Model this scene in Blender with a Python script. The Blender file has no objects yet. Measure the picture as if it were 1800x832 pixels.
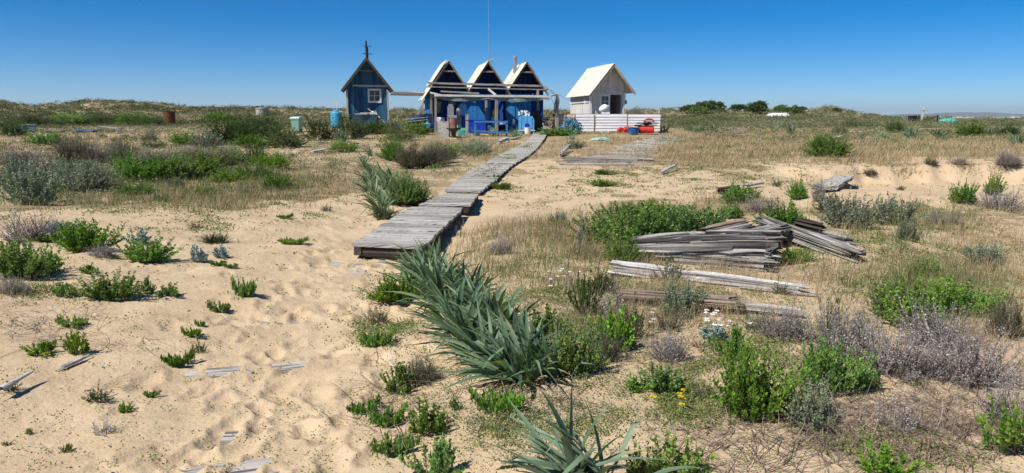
import bpy, math, random
import numpy as np
from mathutils import Vector, Matrix

R = math.radians
S = bpy.context.scene
COL = S.collection
random.seed(7)
rng = np.random.default_rng(11)

# ------------------------------------------------------------ camera, sky, sun, exposure
CAM_Z, PITCH, F = 1.7, math.atan(208 / 1300), 1300.0
cam_d = bpy.data.cameras.new('camera')
cam_d.lens, cam_d.sensor_width = 26.0, 36.0
cam_d.clip_start, cam_d.clip_end = 0.05, 60000
cam = bpy.data.objects.new('camera', cam_d)
cam.location = (0, 0, CAM_Z)
cam.rotation_euler = (R(90) - PITCH, 0, 0)
COL.objects.link(cam)
S.camera = cam
S.view_settings.view_transform = 'Standard'
S.view_settings.look = 'None'
S.view_settings.exposure = 0.25
S.view_settings.gamma = 1.0

SUN_TRAVEL = Vector((1.28, 0.95, -1.93)).normalized()      # the way the light goes
sun_el = math.asin(-SUN_TRAVEL.z)
sun_az = math.atan2(-SUN_TRAVEL.x, -SUN_TRAVEL.y)
W = bpy.data.worlds.new('World')
S.world = W
W.use_nodes = True
wn = W.node_tree.nodes
sky = wn.new('ShaderNodeTexSky')
sky.sky_type = 'NISHITA'
sky.sun_disc = False
sky.sun_elevation = sun_el
sky.sun_rotation = sun_az
sky.altitude = 0
sky.air_density = 0.6
sky.dust_density = 0.0
sky.ozone_density = 6.0
wn['Background'].inputs[1].default_value = 0.092
hs = wn.new('ShaderNodeHueSaturation'); hs.inputs['Saturation'].default_value = 1.42
W.node_tree.links.new(sky.outputs[0], hs.inputs['Color'])
W.node_tree.links.new(hs.outputs[0], wn['Background'].inputs[0])
sl = bpy.data.lights.new('sun', 'SUN')
sl.energy = 5.0
sl.angle = R(0.5)
sl.color = (1.0, 0.955, 0.88)
so = bpy.data.objects.new('sun', sl)
so.rotation_euler = SUN_TRAVEL.to_track_quat('-Z', 'Y').to_euler()
so.location = (-30, -10, 60)
COL.objects.link(so)
S.cycles.use_denoising = True
S.cycles.max_bounces = 6
S.cycles.transparent_max_bounces = 6

# ------------------------------------------------------------ noise and terrain
def _h(ix, iy, s):
    n = (ix.astype(np.int64) * 374761393 + iy.astype(np.int64) * 668265263 + s * 974711) & 0x7fffffff
    n = (n ^ (n >> 13)) * 1274126177 & 0x7fffffff
    return ((n ^ (n >> 16)) & 0xffff) / 65535.0

def vnoise(x, y, s=0):
    x = np.asarray(x, float); y = np.asarray(y, float)
    ix = np.floor(x); iy = np.floor(y)
    fx = x - ix; fy = y - iy
    fx = fx * fx * fx * (fx * (fx * 6 - 15) + 10); fy = fy * fy * fy * (fy * (fy * 6 - 15) + 10)
    a = _h(ix, iy, s); b = _h(ix + 1, iy, s); c = _h(ix, iy + 1, s); d = _h(ix + 1, iy + 1, s)
    return (a + (b - a) * fx) * (1 - fy) + (c + (d - c) * fx) * fy - 0.5

def fbm(x, y, s=0, o=4):
    t = 0; a = 1.0
    for i in range(o):
        t = t + a * vnoise(x * 2 ** i + i * 17.3, y * 2 ** i - i * 9.1, s + i)
        a *= 0.5
    return t

def sst(a, b, t):
    t = np.clip((t - a) / (b - a), 0, 1)
    return t * t * (3 - 2 * t)

RID_PX = [-900, -300, 0, 35, 75, 130, 180, 250, 330, 430, 520, 600, 750, 1000, 1120, 1180, 1250, 1400, 1445, 1475, 1500, 1560, 1800, 2400]
RID_PY = [182, 176, 177, 184, 190, 185, 181, 185, 191, 193, 195, 196, 197, 198, 196, 197, 199, 199, 194, 199, 205, 211, 213, 214]
FEET = []
_fr = np.random.default_rng(5)
for i in range(230):
    d = 3.0 + 6.8 * _fr.random() ** 1.1
    FEET.append((-1.35 - 0.02 * d + _fr.normal(0, 0.42 + 0.03 * d), d, _fr.normal(0.1, 0.5), 0.8 + 0.5 * _fr.random(), 0.5 + 0.7 * _fr.random()))
for i in range(70):
    FEET.append((-1.5 + _fr.normal(-0.9, 1.4), 7 + 6 * _fr.random(), _fr.normal(0, 0.9), 0.9 + 0.5 * _fr.random(), 0.4 + 0.6 * _fr.random()))

def H0(x, y):
    """the large shape of the land"""
    x = np.asarray(x, float); y = np.asarray(y, float)
    r = np.maximum(np.hypot(x, y), 0.1)
    D = np.where(y > 0, y, np.abs(y))
    D = np.maximum(D, 0.35 * r)
    px = np.clip(900 + F * x / np.maximum(D, 1.0), -900, 2400)
    z = np.interp(D, [0, 12, 16, 24, 38, 46, 60, 90, 130], [0, 0, .05, .28, .62, .92, 1.05, 1.25, 1.3])
    rz = CAM_Z + (208 - np.interp(px, RID_PX, RID_PY)) * 115 / F
    z = z + (rz - z) * sst(56, 115, D)
    z = z + sst(60, 110, D) * (0.55 * fbm(x / 14, y / 9, 31, 4) + 0.15)
    z = z - (z + 6) * sst(118, 250, D)
    z = z + .36 * np.exp(-((x + 9.8) / 3.4) ** 2 - ((D - 46.5) / 3.5) ** 2)
    # dune hummocks
    wk = np.interp(D, [9, 13, 16, 24, 38, 60], [-1.4, -1.35, -1.1, -.2, 1.4, 3.5])
    z = z + 0.16 * (1 - .85 * np.exp(-((x - wk) / 1.3) ** 2)) * fbm(x / 4.5, y / 4.5, 3, 3) * sst(6, 20, D) * (0.45 + 0.55 * (1 - sst(34, 40, D) * (1 - sst(52, 60, D))))
    # bank right of the path, bank left of it
    z = z + 0.10 * sst(-0.9, 0.4, x) * (1 - sst(11, 13, D)) + 0.30 * (1 - sst(-7.0, -1.9, x)) * sst(2.5, 5, D) * (1 - sst(11, 15, D))
    z = z + 0.18 * np.exp(-((x - 3.2) / 1.8) ** 2 - ((D - 9.6) / 1.5) ** 2)
    z = z + 0.25 * np.exp(-((x - 7.5) / 2.5) ** 2 - ((D - 14.5) / 1.8) ** 2)
    # left hummock that carries the grey bushes
    z = z + 0.35 * np.exp(-((x + 12) / 5.0) ** 2 - ((D - 19) / 3.0) ** 2)
    # blow-out hollow with a steep back edge
    wob = 0.7 * vnoise(x / 1.6, 0 * x, 77) + 0.25 * vnoise(x / 0.4, 0 * x, 78)
    e = sst(6.0, 10.5, x) * (1 - sst(22.3 + wob, 23.1 + wob, D)) * sst(13.5, 19.0, D)
    z = z - 0.55 * e
    return z

PLANKS = []                                                # (x0, y0, x1, y1, width) of the boards lying under the path
def _flat(px, py):
    dx = (px - 900) / F; dy = -(py - 416) / F; cp, sp = math.cos(PITCH), math.sin(PITCH)
    t = (CAM_Z + .05) / (sp - dy * cp); return dx * t, (cp + dy * sp) * t
for (a_, b_, w_) in (((566, 464), (692, 459), .34), ((575, 481), (652, 477), .26), ((430, 567), (560, 571), .12), ((325, 655), (452, 646), .15), ((465, 647), (567, 636), .16), ((295, 840), (505, 812), .16), ((385, 766), (442, 763), .12)):
    PLANKS.append((*_flat(*a_), *_flat(*b_), w_))
ZPL = -.055

def H(x, y):
    x = np.asarray(x, float); y = np.asarray(y, float)
    sc = np.ndim(x) == 0
    x = np.atleast_1d(x).astype(float); y = np.atleast_1d(y).astype(float)
    z = H0(x, y)
    near = (1 - sst(14, 26, np.abs(y)))
    path = np.exp(-((x + 1.5) / 0.95) ** 2)
    z = z + near * (0.055 * fbm(x / 0.9, y / 0.9, 8, 3) + 0.022 * fbm(x / 0.28, y / 0.28, 12, 2) * (0.35 + 0.9 * path))
    z = z - 0.05 * path * near
    if (np.abs(x + 1.5) < 2.2).any():
        for (x0, y0, x1, y1, w_) in PLANKS:
            ln = math.hypot(x1 - x0, y1 - y0); ux, uy = (x1 - x0) / ln, (y1 - y0) / ln
            u = (x - x0) * ux + (y - y0) * uy; v = -(x - x0) * uy + (y - y0) * ux
            mk_ = sst(-.25, .02, u) * sst(-.25, .02, ln - u) * (1 - sst(w_ * .45, w_ * .5 + .22, np.abs(v)))
            z = z + (ZPL + .016 * fbm(x / .22, y / .12, 61, 3) + .002 - z) * mk_
    m = np.where((y > 1.5) & (y < 14) & (x < 1.5) & (x > -6))[0]
    if len(m):
        xs = x[m]; ys = y[m]; dz = np.zeros(len(m))
        for (fx, fy, a, s, dp) in FEET:
            q = np.where((np.abs(xs - fx) < 0.42) & (np.abs(ys - fy) < 0.42))[0]
            if not len(q): continue
            u = (xs[q] - fx) * math.sin(a) + (ys[q] - fy) * math.cos(a)
            v = (xs[q] - fx) * math.cos(a) - (ys[q] - fy) * math.sin(a)
            rr = np.sqrt((u / (0.145 * s)) ** 2 + (v / (0.062 * s + 0.012 * np.sin(u * 30))) ** 2)
            dz[q] += dp * (-0.022 * np.exp(-rr ** 3) + 0.009 * np.exp(-((rr - 1.35) / 0.3) ** 2))
        z[m] += dz
    return float(z[0]) if sc else z

def project(x, y, z):
    cp, sp = math.cos(PITCH), math.sin(PITCH)
    zz = z - CAM_Z
    f = y * cp - zz * sp
    u = y * sp + zz * cp
    f = np.maximum(f, 0.05)
    return 900 + F * x / f, 416 - F * u / f

def ray(px, py):
    dx = (px - 900) / F; dy = -(py - 416) / F
    cp, sp = math.cos(PITCH), math.sin(PITCH)
    return Vector((dx, cp + dy * sp, -sp + dy * cp))

def G(px, py, far=118):
    """the ground point seen at a pixel of the photograph"""
    d = ray(px, py)
    ts = np.geomspace(2.0, far, 900)
    hz = H0(d.x * ts, d.y * ts)
    b = np.where(CAM_Z + d.z * ts < hz)[0]
    t = ts[b[0]] if len(b) else far
    x, y = d.x * t, d.y * t
    return Vector((x, y, H(x, y)))

def at(px, py, D):
    d = ray(px, py); t = D / d.y
    return Vector((d.x * t, D, CAM_Z + d.z * t))

def spot(px, D, dz=0.0):
    x = at(px, 208, D).x
    return Vector((x, D, H(x, D) + dz))

# ------------------------------------------------------------ objects
def tag(o, label=None, cat=None, group=None, kind=None):
    if label: o['label'] = label
    if cat: o['category'] = cat
    if group: o['group'] = group
    if kind: o['kind'] = kind
    return o

def thing(name, label, cat, loc=(0, 0, 0), rz=0.0, group=None):
    o = bpy.data.objects.new(name, None)
    o.empty_display_size = 0.2
    COL.objects.link(o)
    o.location = loc; o.rotation_euler = (0, 0, rz)
    return tag(o, label, cat, group)

def mk(name, V, Fq, mats, parent=None, loc=None, tint=None, smooth=False, uv=None, mi=None):
    """arrays in, mesh object out.  Fq: (n,4) or (n,3) array, or a list of faces"""
    me = bpy.data.meshes.new(name)
    V = np.asarray(V, np.float32)
    if isinstance(Fq, np.ndarray):
        n, k = Fq.shape
        li = Fq.ravel().astype(np.int32); ls = np.arange(n, dtype=np.int32) * k
    else:
        li = np.array([i for f in Fq for i in f], np.int32)
        ln = np.array([len(f) for f in Fq]); n = len(Fq)
        ls = np.concatenate([[0], np.cumsum(ln)[:-1]]).astype(np.int32)
    me.vertices.add(len(V)); me.vertices.foreach_set('co', V.ravel())
    me.loops.add(len(li)); me.loops.foreach_set('vertex_index', li)
    me.polygons.add(n); me.polygons.foreach_set('loop_start', ls)
    if mi is not None: me.polygons.foreach_set('material_index', np.asarray(mi, np.int32))
    me.polygons.foreach_set('use_smooth', np.full(n, bool(smooth)))
    me.update(calc_edges=True)
    if tint is not None:
        a = me.attributes.new('tint', 'FLOAT', 'POINT'); a.data.foreach_set('value', np.asarray(tint, np.float32))
    if uv is not None:
        u = me.uv_layers.new(name='UVMap'); u.data.foreach_set('uv', np.asarray(uv, np.float32).ravel())
    for m in (mats if isinstance(mats, (list, tuple)) else [mats]): me.materials.append(m)
    o = bpy.data.objects.new(name, me)
    COL.objects.link(o)
    if parent: o.parent = parent
    if loc is not None: o.location = loc
    return o

class MB:
    """collects boxes, bars and tubes into ONE mesh"""
    def __init__(s): s.V = []; s.F = []; s.U = []; s.T = []; s.M = []
    def add(s, V, F, U=None, m=0, tint=None):
        b = len(s.V); s.V += [tuple(v) for v in V]
        t = random.random() if tint is None else tint
        s.T += [t] * len(V)
        for i, f in enumerate(F):
            s.F.append([b + k for k in f]); s.M.append(m)
            s.U += (U[i] if U else [(V[k][0] + V[k][1] * .7, V[k][2]) for k in f])
        return s
    def hexa(s, c8, m=0, tint=None, uv_long=0):
        """8 corners: bottom 4 then top 4, both counter-clockwise; grain runs along edge 0-1 (0), 1-2 (1) or 0-4 (2)"""
        c = [Vector(p) for p in c8]
        F = [(0, 3, 2, 1), (4, 5, 6, 7), (0, 1, 5, 4), (1, 2, 6, 5), (2, 3, 7, 6), (3, 0, 4, 7)]
        ax = [(c[1] - c[0]), (c[3] - c[0]), (c[4] - c[0])]
        n = [a.normalized() if a.length > 1e-9 else Vector((0, 0, 1)) for a in ax]
        o1, o2 = [k for k in range(3) if k != uv_long]
        r1, r2 = random.random() * 40, random.random() * 40
        U = [[((c[k] - c[0]).dot(n[uv_long]) + r1, (c[k] - c[0]).dot(n[o1]) + (c[k] - c[0]).dot(n[o2]) + r2) for k in f] for f in F]
        return s.add(c, F, U, m, tint)
    def box(s, c, d, rz=0.0, m=0, tint=None, M=None, g=None):
        hx, hy, hz = d[0] / 2, d[1] / 2, d[2] / 2
        P = [Vector(p) for p in ((-hx, -hy, -hz), (hx, -hy, -hz), (hx, hy, -hz), (-hx, hy, -hz), (-hx, -hy, hz), (hx, -hy, hz), (hx, hy, hz), (-hx, hy, hz))]
        Q = M if M is not None else Matrix.Rotation(rz, 3, 'Z')
        if g is None: g = max(range(3), key=lambda k: d[k])
        return s.hexa([Q @ p + Vector(c) for p in P], m, tint, g)
    def bar(s, a, b, w, h, m=0, tint=None, up=(0, 0, 1)):
        a = Vector(a); b = Vector(b); d = (b - a).normalized(); up = Vector(up)
        if abs(d.dot(up)) > 0.98: up = Vector((0, 1, 0))
        sd = d.cross(up).normalized() * (w / 2); u = sd.cross(d).normalized() * (h / 2)
        return s.hexa([a + sd - u, b + sd - u, b - sd - u, a - sd - u, a + sd + u, b + sd + u, b - sd + u, a - sd + u], m, tint, 0)
    def tube(s, pts, r, n=8, m=0, tint=None, cap=True):
        pts = [Vector(p) for p in pts]; k = len(pts)
        if not isinstance(r, (list, tuple)): r = [r] * k
        V = []; F = []; U = []
        for i, p in enumerate(pts):
            d = (pts[min(i + 1, k - 1)] - pts[max(i - 1, 0)]).normalized()
            a = d.cross(Vector((0, 0, 1)) if abs(d.z) < 0.9 else Vector((1, 0, 0))).normalized(); b = d.cross(a)
            for j in range(n):
                t = 2 * math.pi * j / n
                V.append(p + (a * math.cos(t) + b * math.sin(t)) * r[i])
        for i in range(k - 1):
            for j in range(n):
                F.append((i * n + j, i * n + (j + 1) % n, (i + 1) * n + (j + 1) % n, (i + 1) * n + j))
                U.append([(i * .3, j / n), (i * .3, (j + 1) / n), (i * .3 + .3, (j + 1) / n), (i * .3 + .3, j / n)])
        if cap:
            for f in (tuple(reversed(range(n))), tuple(range((k - 1) * n, k * n))):
                F.append(f); U.append([(V[q][0], V[q][1]) for q in f])
        return s.add(V, F, U, m, tint)
    def lathe(s, prof, c=(0, 0, 0), n=20, m=0, M=None, tint=None):
        c = Vector(c); V = []; F = []
        for (r, z) in prof:
            for j in range(n):
                t = 2 * math.pi * j / n
                p = Vector((r * math.cos(t), r * math.sin(t), z))
                V.append((M @ p if M is not None else p) + c)
        for i in range(len(prof) - 1):
            for j in range(n):
                F.append((i * n + j, i * n + (j + 1) % n, (i + 1) * n + (j + 1) % n, (i + 1) * n + j))
        F.append(tuple(reversed(range(n)))); F.append(tuple(range((len(prof) - 1) * n, len(prof) * n)))
        return s.add(V, F, None, m, tint)
    def prism(s, poly, ext, m=0, tint=None):
        """poly: list of 3-d points, ext: extrusion vector"""
        P = [Vector(p) for p in poly]; e = Vector(ext); n = len(P)
        V = P + [p + e for p in P]
        F = [tuple(range(n)), tuple(reversed(range(n, 2 * n)))] + [((i + 1) % n, i, i + n, (i + 1) % n + n) for i in range(n)]
        return s.add(V, F, None, m, tint)
    def corr(s, o, u, v, wl=0.09, amp=0.012, th=0.006, m=0, tint=None, sag=0.0):
        """corrugated sheet: ridges run along v, waves along u"""
        o = Vector(o); u = Vector(u); v = Vector(v); nn = u.cross(v).normalized()
        L = u.length; nu = max(4, int(L / wl * 4)); nv = max(1, int(v.length / 0.6))
        V = []; F = []; U = []
        for lay in (0, 1):
            for j in range(nv + 1):
                for i in range(nu + 1):
                    w = math.sin(i / nu * L / wl * 2 * math.pi) * amp - sag * math.sin(math.pi * j / nv)
                    V.append(o + u * (i / nu) + v * (j / nv) + nn * (w - lay * th))
        q = (nu + 1) * (nv + 1)
        for j in range(nv):
            for i in range(nu):
                a = j * (nu + 1) + i
                for f in ((a, a + 1, a + nu + 2, a + nu + 1), (q + a + nu + 1, q + a + nu + 2, q + a + 1, q + a)):
                    F.append(f)
                    U.append([((k % q) // (nu + 1) * v.length / nv, (k % q) % (nu + 1) * L / nu) for k in f])
        for j in (0, nv):
            for i in range(nu):
                a = j * (nu + 1) + i; F.append((a, a + 1, q + a + 1, q + a)); U.append([(0, 0)] * 4)
        for i in (0, nu):
            for j in range(nv):
                a = j * (nu + 1) + i; b = a + nu + 1; F.append((a, b, q + b, q + a)); U.append([(0, 0)] * 4)
        return s.add(V, F, U, m, tint)
    def build(s, name, mats, parent=None, loc=None, smooth=False):
        return mk(name, s.V, s.F, mats, parent, loc, s.T, smooth, s.U, s.M)

# ------------------------------------------------------------ materials
def _mat(name):
    m = bpy.data.materials.new(name); m.use_nodes = True
    nt = m.node_tree
    return m, nt, nt.nodes, nt.links, nt.nodes['Principled BSDF']

def ramp(N, stops, interp='LINEAR'):
    r = N.new('ShaderNodeValToRGB'); e = r.color_ramp.elements; r.color_ramp.interpolation = interp
    while len(e) < len(stops): e.new(0.5)
    for i, (p, c) in enumerate(stops): e[i].position = p; e[i].color = (*c, 1) if len(c) == 3 else c
    return r

def noise(N, L, vec, scale, detail=5, rough=0.55, dim='3D'):
    t = N.new('ShaderNodeTexNoise'); t.noise_dimensions = dim
    t.inputs['Scale'].default_value = scale; t.inputs['Detail'].default_value = detail; t.inputs['Roughness'].default_value = rough
    if vec is not None: L.new(vec, t.inputs['Vector'])
    return t

def bump(N, L, h, bs, strength, dist):
    b = N.new('ShaderNodeBump'); b.inputs['Strength'].default_value = strength; b.inputs['Distance'].default_value = dist
    L.new(h, b.inputs['Height'])
    if bs is not None: L.new(bs, b.inputs['Normal'])
    return b

def mixc(N, L, fac, a, b, bt='MIX'):
    m = N.new('ShaderNodeMix'); m.data_type = 'RGBA'; m.blend_type = bt
    for v, k in ((fac, 0), (a, 6), (b, 7)):
        if isinstance(v, (int, float)): m.inputs[k].default_value = v
        elif isinstance(v, tuple): m.inputs[k].default_value = (*v, 1)
        else: L.new(v, m.inputs[k])
    return m.outputs[2]

def leaf_mat(name, stops, rough=0.55, trans=0.25, tcol=(1.3, 1.4, 0.6)):
    m, nt, N, L, b = _mat(name)
    a = N.new('ShaderNodeAttribute'); a.attribute_name = 'tint'
    r = ramp(N, stops); L.new(a.outputs['Fac'], r.inputs[0])
    oi = N.new('ShaderNodeObjectInfo')
    hs = N.new('ShaderNodeHueSaturation')
    wh_ = N.new('ShaderNodeTexWhiteNoise'); wh_.noise_dimensions = '1D'; L.new(oi.outputs['Random'], wh_.inputs['W'])
    sx = N.new('ShaderNodeSeparateColor'); L.new(wh_.outputs['Color'], sx.inputs[0])
    for k_, lo_, hi_, nm_ in ((0, .478, .515, 'Hue'), (1, .82, 1.1, 'Saturation')):
        q_ = N.new('ShaderNodeMapRange'); q_.inputs[3].default_value = lo_; q_.inputs[4].default_value = hi_
        L.new(sx.outputs[k_], q_.inputs[0]); L.new(q_.outputs[0], hs.inputs[nm_])
    mr = N.new('ShaderNodeMapRange'); mr.inputs[3].default_value = 0.82; mr.inputs[4].default_value = 1.35
    L.new(oi.outputs['Random'], mr.inputs[0]); L.new(mr.outputs[0], hs.inputs['Value']); L.new(r.outputs[0], hs.inputs['Color'])
    L.new(hs.outputs[0], b.inputs['Base Color']); b.inputs['Roughness'].default_value = rough
    b.inputs['Specular IOR Level'].default_value = 0.35
    if trans > 0:
        t = N.new('ShaderNodeBsdfTranslucent'); mx = N.new('ShaderNodeMixShader')
        L.new(mixc(N, L, 1.0, hs.outputs[0], tcol, 'MULTIPLY'), t.inputs[0])
        mx.inputs[0].default_value = trans
        L.new(b.outputs[0], mx.inputs[1]); L.new(t.outputs[0], mx.inputs[2])
        L.new(mx.outputs[0], N['Material Output'].inputs[0])
    return m

def wood(name, stops, along=2.0, across=30.0, rough=0.9, bstr=0.6, crack=0.5, bd=0.01):
    """weathered wood: grain runs along U; each board its own tint"""
    m, nt, N, L, b = _mat(name)
    uv = N.new('ShaderNodeUVMap'); mp = N.new('ShaderNodeMapping'); mp.inputs['Scale'].default_value = (along, across, 1)
    L.new(uv.outputs[0], mp.inputs[0])
    n1 = noise(N, L, mp.outputs[0], 1.0, 6, 0.65, '2D')
    mp2 = N.new('ShaderNodeMapping'); mp2.inputs['Scale'].default_value = (along * .45, across * 2.2, 1); L.new(uv.outputs[0], mp2.inputs[0])
    n2 = noise(N, L, mp2.outputs[0], 1.0, 3, 0.5, '2D')
    a = N.new('ShaderNodeAttribute'); a.attribute_name = 'tint'
    ma = N.new('ShaderNodeMath'); ma.operation = 'MULTIPLY_ADD'; ma.inputs[1].default_value = 0.45
    L.new(a.outputs['Fac'], ma.inputs[0])
    m2 = N.new('ShaderNodeMath'); m2.operation = 'MULTIPLY'; m2.inputs[1].default_value = 1.15
    L.new(n1.outputs[0], m2.inputs[0])
    m3 = N.new('ShaderNodeMath'); m3.operation = 'SUBTRACT'; m3.inputs[1].default_value = 0.27
    L.new(m2.outputs[0], m3.inputs[0]); L.new(m3.outputs[0], ma.inputs[2])
    r = ramp(N, stops); L.new(ma.outputs[0], r.inputs[0])
    cr = ramp(N, [(0.0, (0, 0, 0)), (0.36, (0.05, 0.05, 0.05)), (0.44, (1, 1, 1))]); L.new(n2.outputs[0], cr.inputs[0])
    dark = mixc(N, L, crack, r.outputs[0], mixc(N, L, 1.0, r.outputs[0], cr.outputs[0], 'MULTIPLY'))
    L.new(dark, b.inputs['Base Color']); b.inputs['Roughness'].default_value = rough
    b.inputs['Specular IOR Level'].default_value = 0.2
    ad = N.new('ShaderNodeMath'); ad.operation = 'MULTIPLY'; L.new(cr.outputs[0], ad.inputs[0]); L.new(n1.outputs[0], ad.inputs[1])
    L.new(bump(N, L, ad.outputs[0], None, bstr, bd).outputs[0], b.inputs['Normal'])
    return m

def plain(name, c, rough=0.6, metal=0.0, var=0.25, scale=6, dirt=None, dirt_amt=0.45, bstr=0.15, spec=0.4):
    m, nt, N, L, b = _mat(name)
    tc = N.new('ShaderNodeTexCoord')
    n = noise(N, L, tc.outputs['Object'], scale, 6, 0.65)
    lo = tuple(v * (1 - var) for v in c); hi = tuple(min(1, v * (1 + var)) for v in c)
    r = ramp(N, [(0.3, lo), (0.7, hi)]); L.new(n.outputs[0], r.inputs[0])
    col = r.outputs[0]
    if dirt:
        n2 = noise(N, L, tc.outputs['Object'], scale * .6 + 1.3, 8, 0.7)
        r2 = ramp(N, [(0.5 + (0.5 - dirt_amt) * .35, (0, 0, 0)), (0.62 + (0.5 - dirt_amt) * .35, (1, 1, 1))]); L.new(n2.outputs[0], r2.inputs[0])
        col = mixc(N, L, r2.outputs[0], col, dirt)
    L.new(col, b.inputs['Base Color'])
    b.inputs['Roughness'].default_value = rough; b.inputs['Metallic'].default_value = metal
    b.inputs['Specular IOR Level'].default_value = spec
    if bstr: L.new(bump(N, L, n.outputs[0], None, bstr, 0.01).outputs[0], b.inputs['Normal'])
    return m

M = {}
M['grey_wood'] = wood('grey_wood', [(0.1, (.12, .105, .09)), (0.4, (.36, .325, .28)), (0.75, (.54, .50, .45)), (1.0, (.68, .64, .58))], crack=.75)
M['deck_wood'] = wood('deck_wood', [(0.05, (.16, .145, .125)), (0.35, (.36, .335, .295)), (0.7, (.52, .49, .44)), (1.0, (.64, .61, .56))], across=38, crack=.95)
M['pale_wood'] = wood('pale_wood', [(0.1, (.34, .32, .29)), (0.5, (.55, .53, .50)), (1.0, (.58, .565, .53))], across=18, crack=.5)
M['sleeper'] = wood('sleeper', [(0.05, (.04, .03, .025)), (0.3, (.17, .15, .13)), (0.6, (.37, .35, .32)), (1.0, (.60, .58, .55))], along=1.6, across=26, crack=.9, bstr=1.0, bd=.02)
M['brown_wood'] = wood('brown_wood', [(0.05, (.08, .05, .035)), (0.45, (.25, .19, .14)), (1.0, (.42, .34, .27))], crack=.8)
M['dark_wood'] = wood('dark_wood', [(0.05, (.02, .016, .013)), (0.5, (.07, .055, .045)), (1.0, (.15, .125, .10))], crack=.7)
M['blue_board'] = wood('blue_board', [(0.05, (.010, .032, .065)), (0.4, (.025, .085, .16)), (0.8, (.055, .16, .27)), (1.0, (.18, .33, .44))], along=.8, across=9, crack=.35, bstr=.3)
M['deep_blue_board'] = wood('deep_blue_board', [(0.05, (.004, .024, .10)), (0.5, (.007, .055, .24)), (1.0, (.02, .12, .40))], along=.8, across=9, crack=.3, bstr=.3)
M['gable_board'] = wood('gable_board', [(0.05, (.003, .010, .035)), (0.5, (.006, .022, .085)), (1.0, (.02, .05, .15))], along=.8, across=9, crack=.3, bstr=.3)
M['sky_blue_board'] = wood('sky_blue_board', [(0.05, (.02, .15, .45)), (0.5, (.04, .27, .66)), (1.0, (.12, .42, .76))], along=.8, across=9, crack=.3, bstr=.3)
M['blue_paint_wood'] = wood('blue_paint_wood', [(0.05, (.03, .10, .28)), (0.5, (.06, .20, .50)), (1.0, (.16, .34, .62))], crack=.5)
M['white_board'] = wood('white_board', [(0.05, (.42, .39, .34)), (0.3, (.64, .62, .58)), (0.7, (.74, .73, .70)), (1.0, (.78, .77, .75))], along=.8, across=9, crack=.45, bstr=.3)
M['white_trim'] = wood('white_trim', [(0.05, (.5, .5, .48)), (0.5, (.70, .71, .70)), (1.0, (.8, .8, .78))], crack=.3)
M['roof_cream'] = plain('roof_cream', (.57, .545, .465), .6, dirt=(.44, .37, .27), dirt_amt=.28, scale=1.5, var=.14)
M['panel_white'] = plain('panel_white', (.76, .74, .74), .5, dirt=(.66, .44, .40), dirt_amt=.2, scale=1.3, var=.08)
M['panel_rust'] = plain('panel_rust', (.72, .42, .24), .7, dirt=(.78, .68, .55), dirt_amt=.5, scale=3)
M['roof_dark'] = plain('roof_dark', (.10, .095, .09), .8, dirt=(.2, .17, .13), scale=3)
M['rust'] = plain('rust', (.12, .05, .028), .9, var=.5, scale=9, dirt=(.20, .085, .04), bstr=.5, spec=.2)
M['concrete'] = plain('concrete', (.42, .40, .36), .9, dirt=(.22, .20, .17), scale=5, bstr=.4)
M['grey_metal'] = plain('grey_metal', (.40, .42, .43), .45, .5, dirt=(.2, .15, .1), dirt_amt=.3)
M['grey_plastic'] = plain('grey_plastic', (.22, .23, .24), .5)
M['black'] = plain('black_plastic', (.018, .018, .02), .5)
M['glass'] = plain('window_glass', (.02, .028, .04), .08, bstr=0, spec=.8)
M['cyan_plastic'] = plain('cyan_plastic', (.05, .33, .52), .45, dirt=(.06, .2, .22), dirt_amt=.3)
M['pale_blue_plastic'] = plain('pale_blue_plastic', (.10, .38, .68), .4)
M['royal_blue'] = plain('royal_blue', (.01, .045, .36), .4)
M['navy'] = plain('navy_cover', (.012, .03, .075), .5)
M['red_plastic'] = plain('red_plastic', (.60, .035, .03), .5, dirt=(.6, .2, .15), dirt_amt=.25, var=.15)
M['orange'] = plain('orange_red', (.65, .10, .03), .6)
M['white_plastic'] = plain('white_plastic', (.78, .78, .76), .45, var=.06, dirt=(.5, .48, .42), dirt_amt=.2)
M['bin_green'] = plain('bin_green', (.24, .42, .34), .5, var=.12, dirt=(.3, .36, .3), dirt_amt=.25)
M['bin_lid'] = plain('bin_lid', (.42, .56, .52), .5, var=.1)
M['shade_cloth'] = plain('shade_cloth', (.12, .16, .16), .9, dirt=(.25, .28, .27), dirt_amt=.35)
M['tarp_blue'] = plain('tarp_blue', (.02, .10, .25), .6, scale=14, var=.5)
M['net_blue'] = plain('net_blue', (.03, .13, .20), .8, var=.5, scale=20)
M['net_green'] = plain('net_green', (.10, .42, .33), .8, var=.4, scale=20)
M['net_pale'] = plain('net_pale', (.32, .46, .38), .8, var=.3, scale=20)
M['rope'] = plain('rope', (.5, .5, .47), .8)
M['cloth_white'] = plain('cloth_white', (.72, .74, .76), .9, var=.08)

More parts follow.
